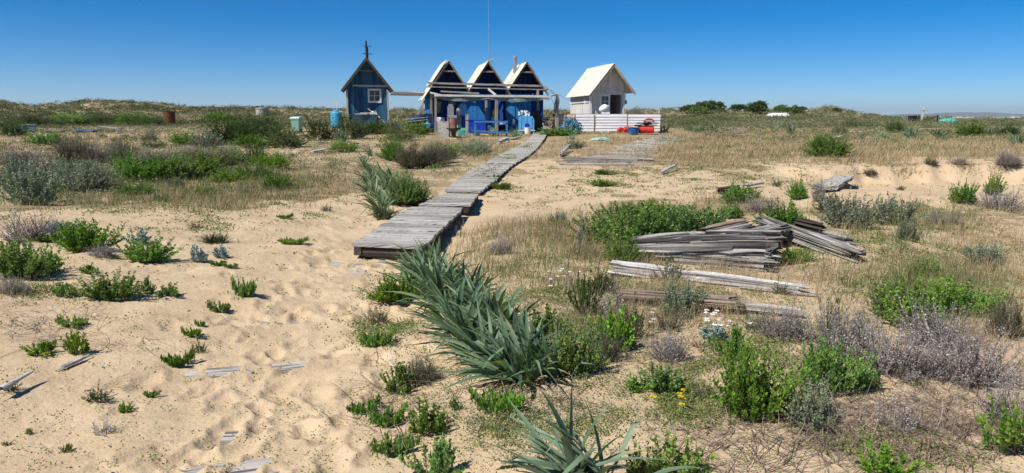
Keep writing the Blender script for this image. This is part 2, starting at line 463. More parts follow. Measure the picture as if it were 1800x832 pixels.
M['leaf_green'] = leaf_mat('leaf_green', [(0.0, (.055, .10, .016)), (0.5, (.12, .235, .03)), (0.9, (.20, .33, .05)), (1.0, (.30, .26, .07))])
M['leaf_dark'] = leaf_mat('leaf_dark', [(0.0, (.028, .045, .014)), (0.5, (.06, .10, .022)), (1.0, (.11, .15, .04))])
M['leaf_heather'] = leaf_mat('leaf_heather', [(0.0, (.07, .085, .035)), (0.5, (.13, .15, .06)), (1.0, (.25, .22, .13))])
M['leaf_silver'] = leaf_mat('leaf_silver', [(0.0, (.085, .11, .055)), (0.5, (.19, .235, .135)), (1.0, (.35, .39, .27))], .8, .12, (1, 1, .9))
M['leaf_bluegrey'] = leaf_mat('leaf_bluegrey', [(0.0, (.13, .20, .18)), (0.6, (.26, .36, .34)), (1.0, (.42, .50, .48))], .8, .1, (1, 1, .9))
M['leaf_dry'] = leaf_mat('leaf_dry', [(0.0, (.16, .13, .105)), (0.5, (.36, .315, .285)), (1.0, (.58, .54, .52))], .9, .1, (1, 1, .9))
M['strap'] = leaf_mat('strap_leaf', [(0.0, (.06, .085, .045)), (0.45, (.125, .195, .105)), (0.85, (.21, .29, .175)), (1.0, (.38, .30, .13))], .55, .2, (1.1, 1.5, .6))
M['strap_dry'] = leaf_mat('strap_dry', [(0.0, (.14, .07, .03)), (0.5, (.33, .20, .09)), (1.0, (.50, .40, .22))], .8, .1, (1, 1, .8))
M['stem_brown'] = leaf_mat('stem_brown', [(0.0, (.07, .05, .035)), (0.6, (.17, .13, .10)), (1.0, (.30, .25, .20))], .9, 0)
M['stem_grey'] = leaf_mat('stem_grey', [(0.0, (.11, .09, .075)), (0.6, (.24, .205, .18)), (1.0, (.40, .36, .33))], .9, 0)
M['grass_dry'] = leaf_mat('grass_dry', [(0.0, (.17, .11, .055)), (0.45, (.35, .25, .125)), (0.8, (.52, .41, .23)), (1.0, (.62, .54, .36))], .8, .2, (1, 1, .8))
M['grass_green'] = leaf_mat('grass_green', [(0.0, (.06, .085, .02)), (0.5, (.14, .18, .045)), (1.0, (.29, .29, .10))], .7, .25, (1.1, 1.2, .6))
M['cover_green'] = leaf_mat('cover_green', [(0.0, (.05, .08, .02)), (0.5, (.13, .165, .04)), (1.0, (.27, .25, .09))], .7, .15, (1.1, 1.2, .6))
M['heath'] = leaf_mat('heath', [(0.0, (.05, .075, .025)), (0.35, (.115, .15, .05)), (0.65, (.21, .23, .12)), (1.0, (.38, .34, .22))], .9, .1, (1, 1, .8))
M['petal'] = leaf_mat('petal', [(0.0, (.75, .75, .72)), (1.0, (.8, .8, .8))], .7, .2, (1, 1, 1))
M['yellow'] = leaf_mat('yellow_flower', [(0.0, (.6, .42, .03)), (1.0, (.7, .55, .08))], .7, .2, (1, 1, .6))
# ------------------------------------------------------------ where things grow (regions given as outlines on the ground)
def inpoly(x, y, poly):
    c = np.zeros(x.shape, bool); n = len(poly)
    for i in range(n):
        x1, y1 = poly[i]; x2, y2 = poly[(i + 1) % n]
        if y1 == y2: continue
        c ^= ((y1 > y) != (y2 > y)) & (x < (x2 - x1) * (y - y1) / (y2 - y1) + x1)
    return c

SAND_LEFT = [(-4000, 372), (0, 375), (150, 372), (330, 368), (520, 362), (600, 335), (680, 318), (700, 372), (800, 362), (720, 415), (690, 440), (675, 480), (640, 540), (625, 600), (640, 680), (640, 760), (700, 900), (720, 3000), (-4000, 3000)]
SAND_MID = [(835, 335), (880, 300), (960, 272), (1000, 290), (1140, 300), (1300, 312), (1450, 292), (1600, 286), (1800, 288), (3500, 292), (3500, 362), (1760, 366), (1560, 358), (1420, 366), (1330, 352), (1200, 352), (1080, 358), (1000, 385), (860, 400), (790, 412), (800, 372)]
HOLLOW = [(1400, 300), (1470, 292), (1800, 288), (3500, 290), (3500, 362), (1800, 358), (1620, 352), (1480, 345), (1420, 335)]

def bare(px, py, x, y):
    """1 = bare sand, 0 = grown over"""
    wx = px + 90 * fbm(x / 1.3, y / 1.3, 41, 4) * np.clip(300 / np.maximum(py - 150, 60), .3, 2) ; wy = py + 22 * fbm(x / 1.1, y / 1.6, 42, 3)
    b = (inpoly(wx, wy, SAND_LEFT) | inpoly(wx, wy, SAND_MID)).astype(float)
    low = sst(380, 470, py)                                    # near right: sand shows between the plants
    n = fbm(x / 0.8, y / 0.8, 55, 4)
    patch = sst(-0.05, 0.22, n + 0.18 * low)
    farp = sst(0.10, 0.45, fbm(x / 5, y / 2.2, 66, 4))
    b2 = np.where(py > 380, np.minimum(1, 0.30 + .5 * sst(560, 720, py) + 0.55 * patch), np.where(py > 235, 0.02 + 0.3 * patch + .2 * farp, 0.35 * farp))
    b2 = np.maximum(b2, np.clip(2 - 1.6 * np.hypot((wx - 125) / 60, (wy - 191) / 4), 0, 1))
    return np.maximum(b, b2)

def grid():
    a1 = np.linspace(-44, 44, 520)
    a2 = np.linspace(44, 316, 90)[1:]
    ang = np.radians(np.concatenate([a1, a2[:-1]]))
    rad = np.concatenate([[0.0], np.geomspace(0.5, 2.2, 25)[:-1], np.geomspace(2.2, 14, 330)[:-1], np.geomspace(14, 130, 330)[:-1], np.geomspace(130, 420, 30)])
    A, Rr = np.meshgrid(ang, rad)
    X = np.sin(A) * Rr; Y = np.cos(A) * Rr
    x = X.ravel(); y = Y.ravel()
    z = H(x, y)
    px, py = project(x, np.maximum(y, 0.3), z)
    py = np.where(y < 1.5, 1500, py)
    b = bare(px, py, x, y)
    nr, na = len(rad), len(ang)
    i = np.arange(nr - 1)[:, None] * na; j = np.arange(na)[None, :]; j2 = (j + 1) % na
    Fq = np.stack([i + j, i + na + j, i + na + j2, i + j2], -1).reshape(-1, 4)[:, ::-1]
    V = np.stack([x, y, z], 1)
    return V, Fq, b

gm, nt, N, L, B = _mat('sandy_ground')
tc = N.new('ShaderNodeTexCoord')
OB = tc.outputs['Object']
ca = N.new('ShaderNodeAttribute'); ca.attribute_name = 'tint'
nb = noise(N, L, OB, 1.6, 9, 0.68)
sand = ramp(N, [(0.28, (.45, .335, .21)), (0.5, (.545, .415, .265)), (0.75, (.64, .50, .33))]); L.new(nb.outputs[0], sand.inputs[0])
ng = noise(N, L, OB, 160, 3, 0.7)
grain = ramp(N, [(0.3, (.82, .80, .78)), (0.7, (1.12, 1.12, 1.12))]); L.new(ng.outputs[0], grain.inputs[0])
sandc = mixc(N, L, 1.0, sand.outputs[0], grain.outputs[0], 'MULTIPLY')
nl = noise(N, L, OB, 22, 9, 0.85)
# litter: dead stalks, lichen and low moss, in broken patches
lit = ramp(N, [(0.25, (.10, .07, .04)), (0.42, (.27, .20, .115)), (0.55, (.24, .20, .10)), (0.72, (.42, .35, .23))]); L.new(nl.outputs[0], lit.inputs[0])
nm = noise(N, L, OB, 4.5, 9, 0.8)
ma = N.new('ShaderNodeMath'); ma.operation = 'MULTIPLY_ADD'; ma.inputs[1].default_value = 2.6
L.new(nm.outputs[0], ma.inputs[0])
inv = N.new('ShaderNodeMath'); inv.operation = 'SUBTRACT'; inv.inputs[0].default_value = -0.62; L.new(ca.outputs['Fac'], inv.inputs[1])
L.new(inv.outputs[0], ma.inputs[2])
cov = ramp(N, [(0.28, (0, 0, 0)), (0.50, (1, 1, 1))]); L.new(ma.outputs[0], cov.inputs[0])
half = N.new('ShaderNodeMath'); half.operation = 'MULTIPLY'; half.inputs[1].default_value = 0.85; L.new(cov.outputs[0], half.inputs[0])
# dark crumbs scattered on the sand
vc = N.new('ShaderNodeTexVoronoi'); vc.inputs['Scale'].default_value = 9; L.new(OB, vc.inputs['Vector'])
cr = ramp(N, [(0.0, (1, 1, 1)), (0.035, (1, 1, 1)), (0.05, (0, 0, 0))]); L.new(vc.outputs['Distance'], cr.inputs[0])
gr2 = ramp(N, [(0.35, (.45, .42, .40)), (0.5, (1, 1, 1)), (0.68, (1.7, 1.6, 1.5))]); ng2 = noise(N, L, OB, 75, 5, 0.8); L.new(ng2.outputs[0], gr2.inputs[0])
litc = mixc(N, L, 1.0, lit.outputs[0], gr2.outputs[0], 'MULTIPLY')
c1 = mixc(N, L, half.outputs[0], sandc, litc)
c2 = mixc(N, L, cr.outputs[0], c1, (.14, .09, .05))
L.new(c2, B.inputs['Base Color']); B.inputs['Roughness'].default_value = 0.95; B.inputs['Specular IOR Level'].default_value = 0.1
nw = noise(N, L, OB, 11, 5, 0.55); nv = noise(N, L, OB, 45, 4, 0.6)
b1 = bump(N, L, nw.outputs[0], None, 0.55, 0.035); b2 = bump(N, L, nv.outputs[0], b1.outputs[0], 0.5, 0.012); b3 = bump(N, L, ng.outputs[0], b2.outputs[0], 0.45, 0.004)
L.new(b3.outputs[0], B.inputs['Normal'])
V, Fq, bb = grid()
g = mk('ground', V, Fq, gm, tint=bb, smooth=True)
tag(g, kind='structure')

# water
wm, nt, N, L, B = _mat('sea_water')
B.inputs['Base Color'].default_value = (.008, .045, .11, 1); B.inputs['Roughness'].default_value = 0.25
tc = N.new('ShaderNodeTexCoord'); nn = noise(N, L, tc.outputs['Object'], 0.4, 5, 0.6)
L.new(bump(N, L, nn.outputs[0], None, 1.0, 0.6).outputs[0], B.inputs['Normal'])
n = 72
ringV = [(0, 0, -1.6)] + [(math.sin(2 * math.pi * i / n) * 30000, math.cos(2 * math.pi * i / n) * 30000, -1.6) for i in range(n)]
o = mk('sea_water', ringV, [(0, (i + 1) % n + 1, i + 1) for i in range(n)], wm)
tag(o, kind='structure')

# far hills across the water and the low far shore
hm = plain('far_hill_ground', (.16, .17, .12), .95, scale=.002, bstr=0)
def hill_strip(name, px0, px1, D, prof, depth, base=-1.6, k=120, seed=0):
    V = []; F = []
    for i in range(k + 1):
        px = px0 + (px1 - px0) * i / k; x = (px - 900) / F_ * D
        h = (208 - np.interp(px, [p for p, q in prof], [q for p, q in prof])) * D / F_ + CAM_Z
        h = max(h + (fbm(px / 60.0, 0.0, seed, 4)) * D / F_ * 2.0, base + .5)
        for (dy, kk) in ((-depth, 0.0), (-depth * .5, .55), (0, 1.0), (depth, 0.0)):
            V.append((x, D + dy, base + (h - base) * kk))
    for i in range(k):
        for j in range(3):
            a = i * 4 + j; F.append((a, a + 4, a + 5, a + 1))
    o = mk(name, V, F, hm, smooth=True); return tag(o, kind='structure')
F_ = F
hill_strip('far_hills', 1380, 2500, 21000, [(1380, 208), (1520, 206), (1600, 200), (1690, 197.5), (1800, 202), (1950, 199), (2200, 203), (2500, 208)], 2500, seed=3)
hill_strip('far_shore', 1560, 2600, 3300, [(1560, 208.6), (1620, 207.6), (2600, 207)], 250, seed=9)
# ------------------------------------------------------------ plant geometry
def unit(v): return v / np.maximum(np.linalg.norm(v, axis=-1, keepdims=True), 1e-9)

def leaves(P, D, Ln, Wd, rg):
    """one four-cornered leaf per row"""
    n = len(P); D = unit(D)
    s = unit(np.cross(D, unit(rg.normal(size=(n, 3)) + np.array([0, 0, .6]))))
    Ln = np.broadcast_to(Ln, (n,))[:, None]; Wd = np.broadcast_to(Wd, (n,))[:, None]
    mid = P + D * Ln * 0.5
    V = np.stack([P, mid + s * Wd * .5, P + D * Ln, mid - s * Wd * .5], 1).reshape(-1, 3)
    return V, np.arange(4 * n).reshape(n, 4)

def blades(P, D, Ln, Wd, droop, seg=2, side=None, taper=0.12):
    """curved strips; droop: (n,3) bend added as t^2"""
    n = len(P); D = unit(D)
    Ln = np.broadcast_to(Ln, (n,))[:, None, None]; Wd = np.broadcast_to(Wd, (n,))[:, None, None]
    if side is None:
        side = np.cross(D, np.array([0, 0, 1.0]) + 0 * D) + 1e-4
    side = unit(side)[:, None, :]
    t = np.linspace(0, 1, seg + 1)[None, :, None]
    C = P[:, None, :] + D[:, None, :] * Ln * t + droop[:, None, :] * Ln * t ** 2
    w = Wd * .5 * (1 - (1 - taper) * t ** 1.3)
    V = np.stack([C - side * w, C + side * w], 2).reshape(-1, 3)
    m = 2 * (seg + 1)
    b = (np.arange(n) * m)[:, None]; k = (np.arange(seg) * 2)[None, :]
    a = b + k
    return V, np.stack([a, a + 1, a + 3, a + 2], -1).reshape(-1, 4)

def join(parts):
    V = []; Q = []; T = []; o = 0
    for v, f, t in parts:
        V.append(v); Q.append(f + o); T.append(t); o += len(v)
    return np.concatenate(V), np.concatenate(Q), np.concatenate(T)

def shrub_geo(kind, size, seed):
    """foliage and stems of one plant, about 1 across and 0.6 high"""
    rg = np.random.default_rng(seed)
    ns, nl, ls = {'S': (40, 38, .075), 'M': (150, 54, .044), 'L': (420, 66, .026)}[size]
    p = dict(leafy=(.60, .30, 1.0, .6), dark=(.62, .5, .8, .45), silver=(.62, .25, .95, .45), heather=(.75, .5, .7, .38), dry=(.8, .45, .55, .55), sprig=(.6, .2, 1.3, .5), creeper=(.14, .9, .9, .6))[kind]
    hgt, spread, lf, wf = p
    if kind == 'heather': ns = int(ns * 1.4); nl = int(nl * .7)
    if kind == 'dry': ns = int(ns * 1.1); nl = int(nl * .5)
    az = rg.uniform(0, 2 * np.pi, ns); el = np.arccos(rg.uniform(0.0, 1.0, ns) ** (.75 if kind != 'creeper' else 1.6))
    el = np.clip(el, 0, 1.42)
    if kind == 'creeper': el = rg.uniform(1.15, 1.5, ns)
    lobes = 1 + 0.28 * np.sin(az * 2 + rg.uniform(0, 6)) * np.sin(el) + 0.2 * np.sin(az * 3 + rg.uniform(0, 6))
    base = np.zeros((ns, 3)); br = (rg.random(ns) ** .5) * .24; baz = az + rg.normal(0, .6, ns)
    base[:, 0] = br * np.cos(baz); base[:, 1] = br * np.sin(baz)
    tip = np.stack([np.sin(el) * np.cos(az) * .5, np.sin(el) * np.sin(az) * .5, np.cos(el) * hgt + .03], 1) * (lobes * rg.uniform(.62, 1.12, ns))[:, None]
    if kind == 'creeper': base *= .3
    D = tip - base; Ls = np.linalg.norm(D, axis=1); D = unit(D)
    up = np.zeros((ns, 3)); up[:, 2] = rg.uniform(.08, .28, ns) if kind != 'creeper' else .08
    tt = rg.uniform(.18, 1.0, (ns, nl)) ** (.8 if kind in ('dry', 'heather') else .65)
    C = base[:, None] + D[:, None] * Ls[:, None, None] * tt[..., None] + up[:, None] * Ls[:, None, None] * (tt[..., None] ** 2)
    C = C + rg.normal(0, .008, C.shape)
    ax = D[:, None] + 2 * up[:, None] * tt[..., None]
    rad = rg.normal(size=(ns, nl, 3)); 
    dd = unit(unit(rad) * .9 + unit(ax) * .75 + np.array([0, 0, .25]))
    ll = ls * lf * rg.uniform(.6, 1.25, (ns, nl))
    lv, lq = leaves(C.reshape(-1, 3), dd.reshape(-1, 3), ll.ravel(), ll.ravel() * wf * (1.15 if kind != 'dry' else 1), rg)
    st = np.clip(rg.normal(.5, .16, (ns, 1)) + rg.normal(0, .12, (ns, nl)) + .12 * (tt - .5), 0, .97)
    if kind == 'leafy': st = np.where(rg.random(st.shape) > .985, 1.0, st)
    lt = np.repeat(st.ravel(), 4)
    sd = unit(rg.normal(size=(ns, 3)))
    q = join([(*blades(base, D, Ls, ls * .16 + .003, up, 3, np.cross(D, sd)), rg.random(ns * 8)), (*blades(base, D, Ls, ls * .16 + .003, up, 3, np.cross(D, np.cross(D, sd))), rg.random(ns * 8))])
    parts = [q]
    if kind in ('dry', 'heather'):
        # side twigs
        k = 8; bt = rg.uniform(.3, .9, (ns, k)); P = (base[:, None] + D[:, None] * (Ls[:, None] * bt)[..., None] + up[:, None] * (Ls[:, None] * bt ** 2)[..., None]).reshape(-1, 3)
        d2 = unit(np.repeat(D, k, 0) + rg.normal(0, .55, (ns * k, 3)))
        parts.append((*blades(P, d2, rg.uniform(.06, .16, ns * k), .006, 0 * d2, 1), rg.random(ns * k * 4)))
    sv, sq, stt = join(parts)
    kz = p[0] / np.percentile(lv[:, 2], 98.5) * .97; kr = .5 / np.percentile(np.hypot(lv[:, 0], lv[:, 1]), 97)
    for q_ in (lv, sv): q_[:, 2] *= kz; q_[:, :2] *= kr
    lv[:, 2] = np.maximum(lv[:, 2], 0.0)
    return (lv, lq, lt), (sv, sq, stt)

KMAT = dict(leafy=('leaf_green', 'stem_brown'), dark=('leaf_dark', 'stem_brown'), silver=('leaf_silver', 'stem_grey'), heather=('leaf_heather', 'stem_brown'), dry=('leaf_dry', 'stem_grey'), sprig=('leaf_bluegrey', 'stem_grey'), creeper=('leaf_green', 'stem_brown'))
KNAME = dict(leafy=('leafy_shrub', 'shrub'), dark=('evergreen_shrub', 'shrub'), silver=('silver_shrub', 'shrub'), heather=('heather_shrub', 'shrub'), dry=('dry_shrub', 'dry shrub'), sprig=('woolly_sprig', 'small plant'), creeper=('creeping_plant', 'creeping plant'))
_cache = {}
def shrub(kind, x, y, w, h, label, seed=None, group=None, dep=None, sink=0.02, name=None):
    size = 'S' if w < .34 else ('M' if w < 1.0 else 'L')
    if y > 30: size = 'M' if w > .8 else 'S'
    if y > 30 and w > 2.5: size = 'L'
    key = (kind, size, random.randrange(3))
    if key not in _cache:
        (lv, lq, lt), (sv, sq, stt) = shrub_geo(*key[:2], abs(hash((len(_cache), 5))) % 9999 + 3)
        a = mk(KNAME[kind][0], lv, lq, M[KMAT[kind][0]], tint=lt); b = mk('stems', sv, sq, M[KMAT[kind][1]], tint=stt)
        _cache[key] = (a.data, b.data); bpy.data.objects.remove(a); bpy.data.objects.remove(b)
    lm, sm = _cache[key]
    o = bpy.data.objects.new(name or KNAME[kind][0], lm); COL.objects.link(o)
    o.location = (x, y, H(x, y) - sink * h)
    hz = {'creeper': .14, 'dry': .8, 'heather': .75}.get(kind, .62)
    o.scale = (w, dep or w * .85, h / hz)
    # turn about z without skewing: the widths above are along the turned axes, so keep the turn near 0 or 180 degrees
    o.rotation_euler = (0, 0, random.choice((0, math.pi)) + random.uniform(-.35, .35))
    tag(o, label, KNAME[kind][1], group)
    if y < 26:
        s = bpy.data.objects.new('stems', sm); COL.objects.link(s); s.parent = o
    return o

def pshrub(kind, px, py, wp, hp, label, **k):
    """a shrub whose foot stands where the photograph shows it; wp, hp: its size there"""
    p = G(px, py); m = p.y / F
    if kind == 'leafy': wp = max(wp, hp * 1.1)
    return shrub(kind, p.x, p.y + wp * m * .25, wp * m * 1.12, hp * m * 1.15, label, **k)

# ------------------------------------------------------------ strap-leaved bulbs
def strap_geo(spots, seed, lean=(-.35, 0, .0), seg=8):
    """spots: (x, y, z, leaves, length); broad folded leaves that arch"""
    rg = np.random.default_rng(seed); VV = []; QQ = []; TT = []; off = 0
    dV = []; dQ = []; dT = []; do = 0
    for (x, y, z, n, Ls) in spots:
        for i in range(int(n)):
            az = rg.uniform(0, 2 * np.pi); e = rg.uniform(.05, 1.0) ** .8 * 1.0
            dry = rg.random() < .10
            if dry: e = 1.25
            d = np.array([math.cos(az) * math.sin(e), math.sin(az) * math.sin(e), math.cos(e)]) + np.array(lean) * rg.uniform(.3, 1.2)
            d /= np.linalg.norm(d)
            Lf = Ls * rg.uniform(.65, 1.1) * (0.75 if dry else 1); Wf = rg.uniform(.028, .048) * (Ls / .6) ** .6 * (.6 if dry else 1)
            t = np.linspace(0, 1, seg + 1)[:, None]
            hor = np.array([d[0], d[1], 0]); hn = np.linalg.norm(hor) + 1e-6
            bend = hor / hn * rg.uniform(.05, .3) + np.array([0, 0, -1]) * (rg.uniform(.05, .42) * (.4 + math.sin(min(e, 1.5)))) + np.array([rg.normal(0, .08), rg.normal(0, .08), 0])
            C = np.array([x, y, z]) + rg.normal(0, .018, 3) * np.array([1, 1, 0]) + d * Lf * t + bend * Lf * t ** 2.4
            sdir = np.cross(d, [0, 0, 1]); sdir /= np.linalg.norm(sdir) + 1e-6
            nrm = np.cross(sdir, d)
            if rg.random() < .16: C = C + np.array([rg.normal(0, .15), rg.normal(0, .15), -1.0]) * Lf * np.clip(t - rg.uniform(.5, .75), 0, 1) * rg.uniform(.6, 1.3)
            tw = rg.normal(0, .9) * t + rg.normal(0, .4)
            sv = sdir * np.cos(tw) + nrm * np.sin(tw); uv = -sdir * np.sin(tw) + nrm * np.cos(tw)
            w = Wf * .5 * np.clip(np.sin(np.pi * (0.22 + .78 * t) ** 1.0) ** .6 * (1 - t ** 7), 0.02, 1)
            keel = uv * w * .35
            V = np.stack([C - sv * w, C - keel, C + sv * w], 1).reshape(-1, 3)
            b = np.arange(seg)[:, None] * 3
            Q = np.concatenate([b + [0, 1, 4, 3], b + [1, 2, 5, 4]])
            tv = np.clip(rg.normal(.5, .2), .0, .86) + np.where(t > rg.uniform(.7, .98), .4, 0) * (rg.random() < .45) + .05 * np.sin(t * 20)
            T = np.repeat(np.clip(tv.ravel(), 0, 1), 3)
            if dry: dV.append(V); dQ.append(Q + do); dT.append(rg.random(len(V)) * .3 + rg.random() * .7); do += len(V)
            else: VV.append(V); QQ.append(Q + off); TT.append(T); off += len(V)
        # withered sheath leaves at the foot
        for i in range(int(n * .25)):
            az = rg.uniform(0, 2 * np.pi); d = unit(np.array([[math.cos(az), math.sin(az), rg.uniform(-.1, .5)]]))
            V, Q = blades(np.array([[x, y, z + .03]]), d, Ls * rg.uniform(.2, .5), .018, np.array([[0, 0, -.25]]), 3)
            dV.append(V); dQ.append(Q + do); dT.append(np.full(len(V), rg.random())); do += len(V)
    return (np.concatenate(VV), np.concatenate(QQ), np.concatenate(TT)), (np.concatenate(dV), np.concatenate(dQ), np.concatenate(dT))

def strap_plant(loc, spots, label, seed, lean=(-.35, 0, 0), group=None, parts=True):
    (a, b, c), (d, e, f) = strap_geo(spots, seed, lean, 8 if parts else 4)
    if not parts:
        n = len(a); o = mk('strap_leaf_plant', a, b, M['strap'], loc=loc, tint=c, smooth=False)
        return tag(o, label, 'strap-leaf plant', group)
    t = thing('strap_leaf_plant', label, 'strap-leaf plant', loc, 0, group)
    mk('foliage', a, b, M['strap'], t, tint=c, smooth=True)
    o = mk('withered_leaves', d, e, M['strap_dry'], t, tint=f)
    return t

# ------------------------------------------------------------ loose ground cover, placed over the land
def field(n, px, py, seed, dens, D0=2.6, D1=60):
    """random ground points, as dense in the view as n asks; dens(px,py,x,y) keeps them or not"""
    rg = np.random.default_rng(seed)
    pyy = rg.uniform(py[0], py[1], n); pxx = rg.uniform(px[0], px[1], n)
    # find the depth where each sight line meets the land
    dx = (pxx - 900) / F; dy = -(pyy - 416) / F
    cp, sp = math.cos(PITCH), math.sin(PITCH)
    Dy = cp + dy * sp; Dz = -sp + dy * cp
    hit = np.full(n, np.nan)
    prev = np.full(n, 1.5)
    act = np.arange(n); tp = 1.5
    for t in np.geomspace(1.6, 150, 150):
        X = dx[act] * t; Y = Dy[act] * t; Z = CAM_Z + Dz[act] * t
        below = Z < np.where(Z > 4.9, -9, H0(X, Y))
        hit[act[below]] = rg.random(below.sum()) * (t - tp) + tp
        act = act[~below]; tp = t
        if not len(act): break
    ok = ~np.isnan(hit)
    x = (dx * hit)[ok]; y = (Dy * hit)[ok]; pxx = pxx[ok]; pyy = pyy[ok]
    kz = rg.random(len(x)) < dens(pxx, pyy, x, y)
    return x[kz], y[kz], pxx[kz], pyy[kz], rg

def blob(px, py, L):
    d = 0 * px
    for (cx, cy, rx, ry, w) in L:
        d = np.maximum(d, w * np.clip(1.6 - 1.6 * np.sqrt(((px - cx) / rx) ** 2 + ((py - cy) / ry) ** 2), 0, 1))
    return d

def tufts(name, mat, x, y, rg, per, Lr, Wk, spread=.05, lean=.45, label=None, tlo=0.0, thi=1.0, extra=1.0):
    z = H(x, y); n = len(x)
    sc = np.clip(y / 8, .8, 6)
    P = np.repeat(np.stack([x, y, z], 1), per, 0); k = n * per; scr = np.repeat(sc, per)
    P[:, :2] += rg.normal(0, 1, (k, 2)) * (spread * scr ** .6)[:, None]
    Ln = rg.uniform(*Lr, k) * extra
    D = np.stack([rg.normal(0, lean, k) + .06, rg.normal(0, lean, k), np.ones(k)], 1)
    dr = np.stack([rg.normal(.05, .22, k), rg.normal(0, .22, k), -rg.uniform(0, .25, k)], 1)
    P[:, 2] -= .02
    V, Q = blades(P, D, Ln, Wk * scr * rg.uniform(.6, 1.3, k), dr, 2)
    tt = np.repeat(np.clip(rg.uniform(tlo, thi, k) * .6 + np.repeat(rg.uniform(tlo, thi, n), per) * .4, 0, 1), 6)
    o = mk(name, V, Q, M[mat], tint=tt)
    return tag(o, label, None, None, 'stuff')

def rosettes(name, mat, x, y, rg, per, ls, hgt, rad, flat=.5, wf=.6):
    z = H(x, y); n = len(x); sc = np.clip(y / 6, .7, 9) ** .7
    scr = np.repeat(sc, per); k = n * per
    P = np.repeat(np.stack([x, y, z], 1), per, 0)
    rr = rg.random(k) ** .6 * rad * scr ** .7; az = rg.uniform(0, 2 * np.pi, k)
    P[:, 0] += rr * np.cos(az); P[:, 1] += rr * np.sin(az); P[:, 2] += rg.random(k) * hgt * (1 - .5 * rr / (rad * scr ** .7))
    D = np.stack([np.cos(az), np.sin(az), rg.uniform(-.1, 1.2, k) * flat * 2], 1) + rg.normal(0, .3, (k, 3))
    ll = ls * scr * rg.uniform(.6, 1.3, k)
    V, Q = leaves(P, D, ll, ll * wf, rg)
    tt = np.repeat(np.clip(np.repeat(rg.random(n), per) * .55 + rg.random(k) * .45, 0, 1), 4)
    o = mk(name, V, Q, M[mat], tint=tt)
    return tag(o, None, None, None, 'stuff')
# ------------------------------------------------------------ the huts (all turned the same way)
ROT = R(11)
def frame(px, D):
    p = spot(px, D); p.z = H0(p.x, p.y).item(); return p

def local(loc, rz, p):
    v = Vector(p) - Vector(loc); c, s = math.cos(-rz), math.sin(-rz)
    return Vector((v.x * c - v.y * s, v.x * s + v.y * c, v.z))

def board_wall(mb, x0, x1, y, z0, top, bw=.14, th=.03, holes=(), axis='x', m=0):
    """upright boards from z0 to top(x); axis x: the wall lies along x at y; axis y: along y at x=y"""
    x = x0; i = 0
    while x < x1 - .01:
        w = min(bw * random.uniform(.85, 1.15), x1 - x); a, b = x + .003, x + w - .003
        yy = random.uniform(-.006, .006)
        segs = [(z0 + random.uniform(-.03, .03), None)]
        for (hx0, hx1, hz0, hz1) in holes:
            if a < hx1 - .02 and b > hx0 + .02:
                segs = []
                if hz0 > z0 + .05: segs.append((z0, hz0))
                segs.append((hz1, None))
        for (s0, s1) in segs:
            ta, tb = (top(a), top(b)) if s1 is None else (s1, s1)
            if axis == 'x':
                c = [(a, y + yy - th / 2, s0), (b, y + yy - th / 2, s0), (b, y + yy + th / 2, s0), (a, y + yy + th / 2, s0), (a, y + yy - th / 2, ta), (b, y + yy - th / 2, tb), (b, y + yy + th / 2, tb), (a, y + yy + th / 2, ta)]
            else:
                c = [(y + yy + th / 2, a, s0), (y + yy + th / 2, b, s0), (y + yy - th / 2, b, s0), (y + yy - th / 2, a, s0), (y + yy + th / 2, a, ta), (y + yy + th / 2, b, tb), (y + yy - th / 2, b, tb), (y + yy - th / 2, a, ta)]
            mb.hexa(c, m, None, 2)
        x += w

def slope_roof(mb, x_ridge, z_ridge, x_eave, z_eave, y0, y1, m=0, wl=.12, th=.02):
    s = 1 if x_eave > x_ridge else -1
    # waves along y, ridges running down the slope
    if s > 0: mb.corr((x_ridge, y0, z_ridge), (0, y1 - y0, 0), (x_eave - x_ridge, 0, z_eave - z_ridge), wl, .014, th, m)
    else: mb.corr((x_ridge, y1, z_ridge), (0, y0 - y1, 0), (x_eave - x_ridge, 0, z_eave - z_ridge), wl, .014, th, m)

def bits(parent_name=None): pass

# ---- blue shed
p0 = frame(647, 46.0); p0.z = .92
shed = thing('timber_shed', 'narrow weathered blue timber shed with pole cross on its steep dark gable', 'shed', p0, ROT)
hw, dep = 1.2, 3.0
ez, az_, tipx = 2.40, 4.33, 1.5
roofz = lambda x: az_ - abs(x) * (az_ - ez) / tipx - .05
mb = MB(); board_wall(mb, -hw, hw, 0, -.1, roofz, holes=((.14, .72, 1.80, 2.48),)); board_wall(mb, -hw, hw, dep, -.1, roofz)
board_wall(mb, .03, dep, -hw, -.1, lambda y: roofz(hw), axis='y'); board_wall(mb, .03, dep, hw, -.1, lambda y: roofz(hw), axis='y')
mb.build('wall', M['blue_board'], shed)
mb = MB()
for s in (-1, 1): mb.box((s * (hw + .02), -.04, 1.25), (.11, .09, 2.5), tint=.7)
mb.box((-.35, -.05, 2.74), (1.0, .05, .09)); mb.box((.35, -.07, 2.72), (1.75, .05, .12), tint=.95)
mb.box((-.05, -.10, 3.62), (.9, .05, .06), tint=.3)
mb.build('frame_timber', M['grey_wood'], shed)
mb = MB()
for s in (-1, 1): slope_roof(mb, 0, az_, s * tipx, ez, -.60, dep + .15)
rf = mb.build('roof', M['roof_dark'], shed)
mb = MB()
for s in (-1, 1): mb.bar((0, -.63, az_ - .03), (s * (tipx + .02), -.63, ez - .03), .05, .15, tint=.75)
mb.build('barge_board', M['dark_wood'], rf)
mb = MB(); mb.box((.43, .02, 2.14), (.62, .02, .72)); 
win = thing_part = None
mw = MB()
for (cx, cz, w, h) in ((.43, 2.50, .82, .11), (.43, 1.77, .82, .12), (.075, 2.135, .11, .61), (.785, 2.135, .11, .61)): mw.box((cx, -.045, cz), (w, .05, h), tint=.9)
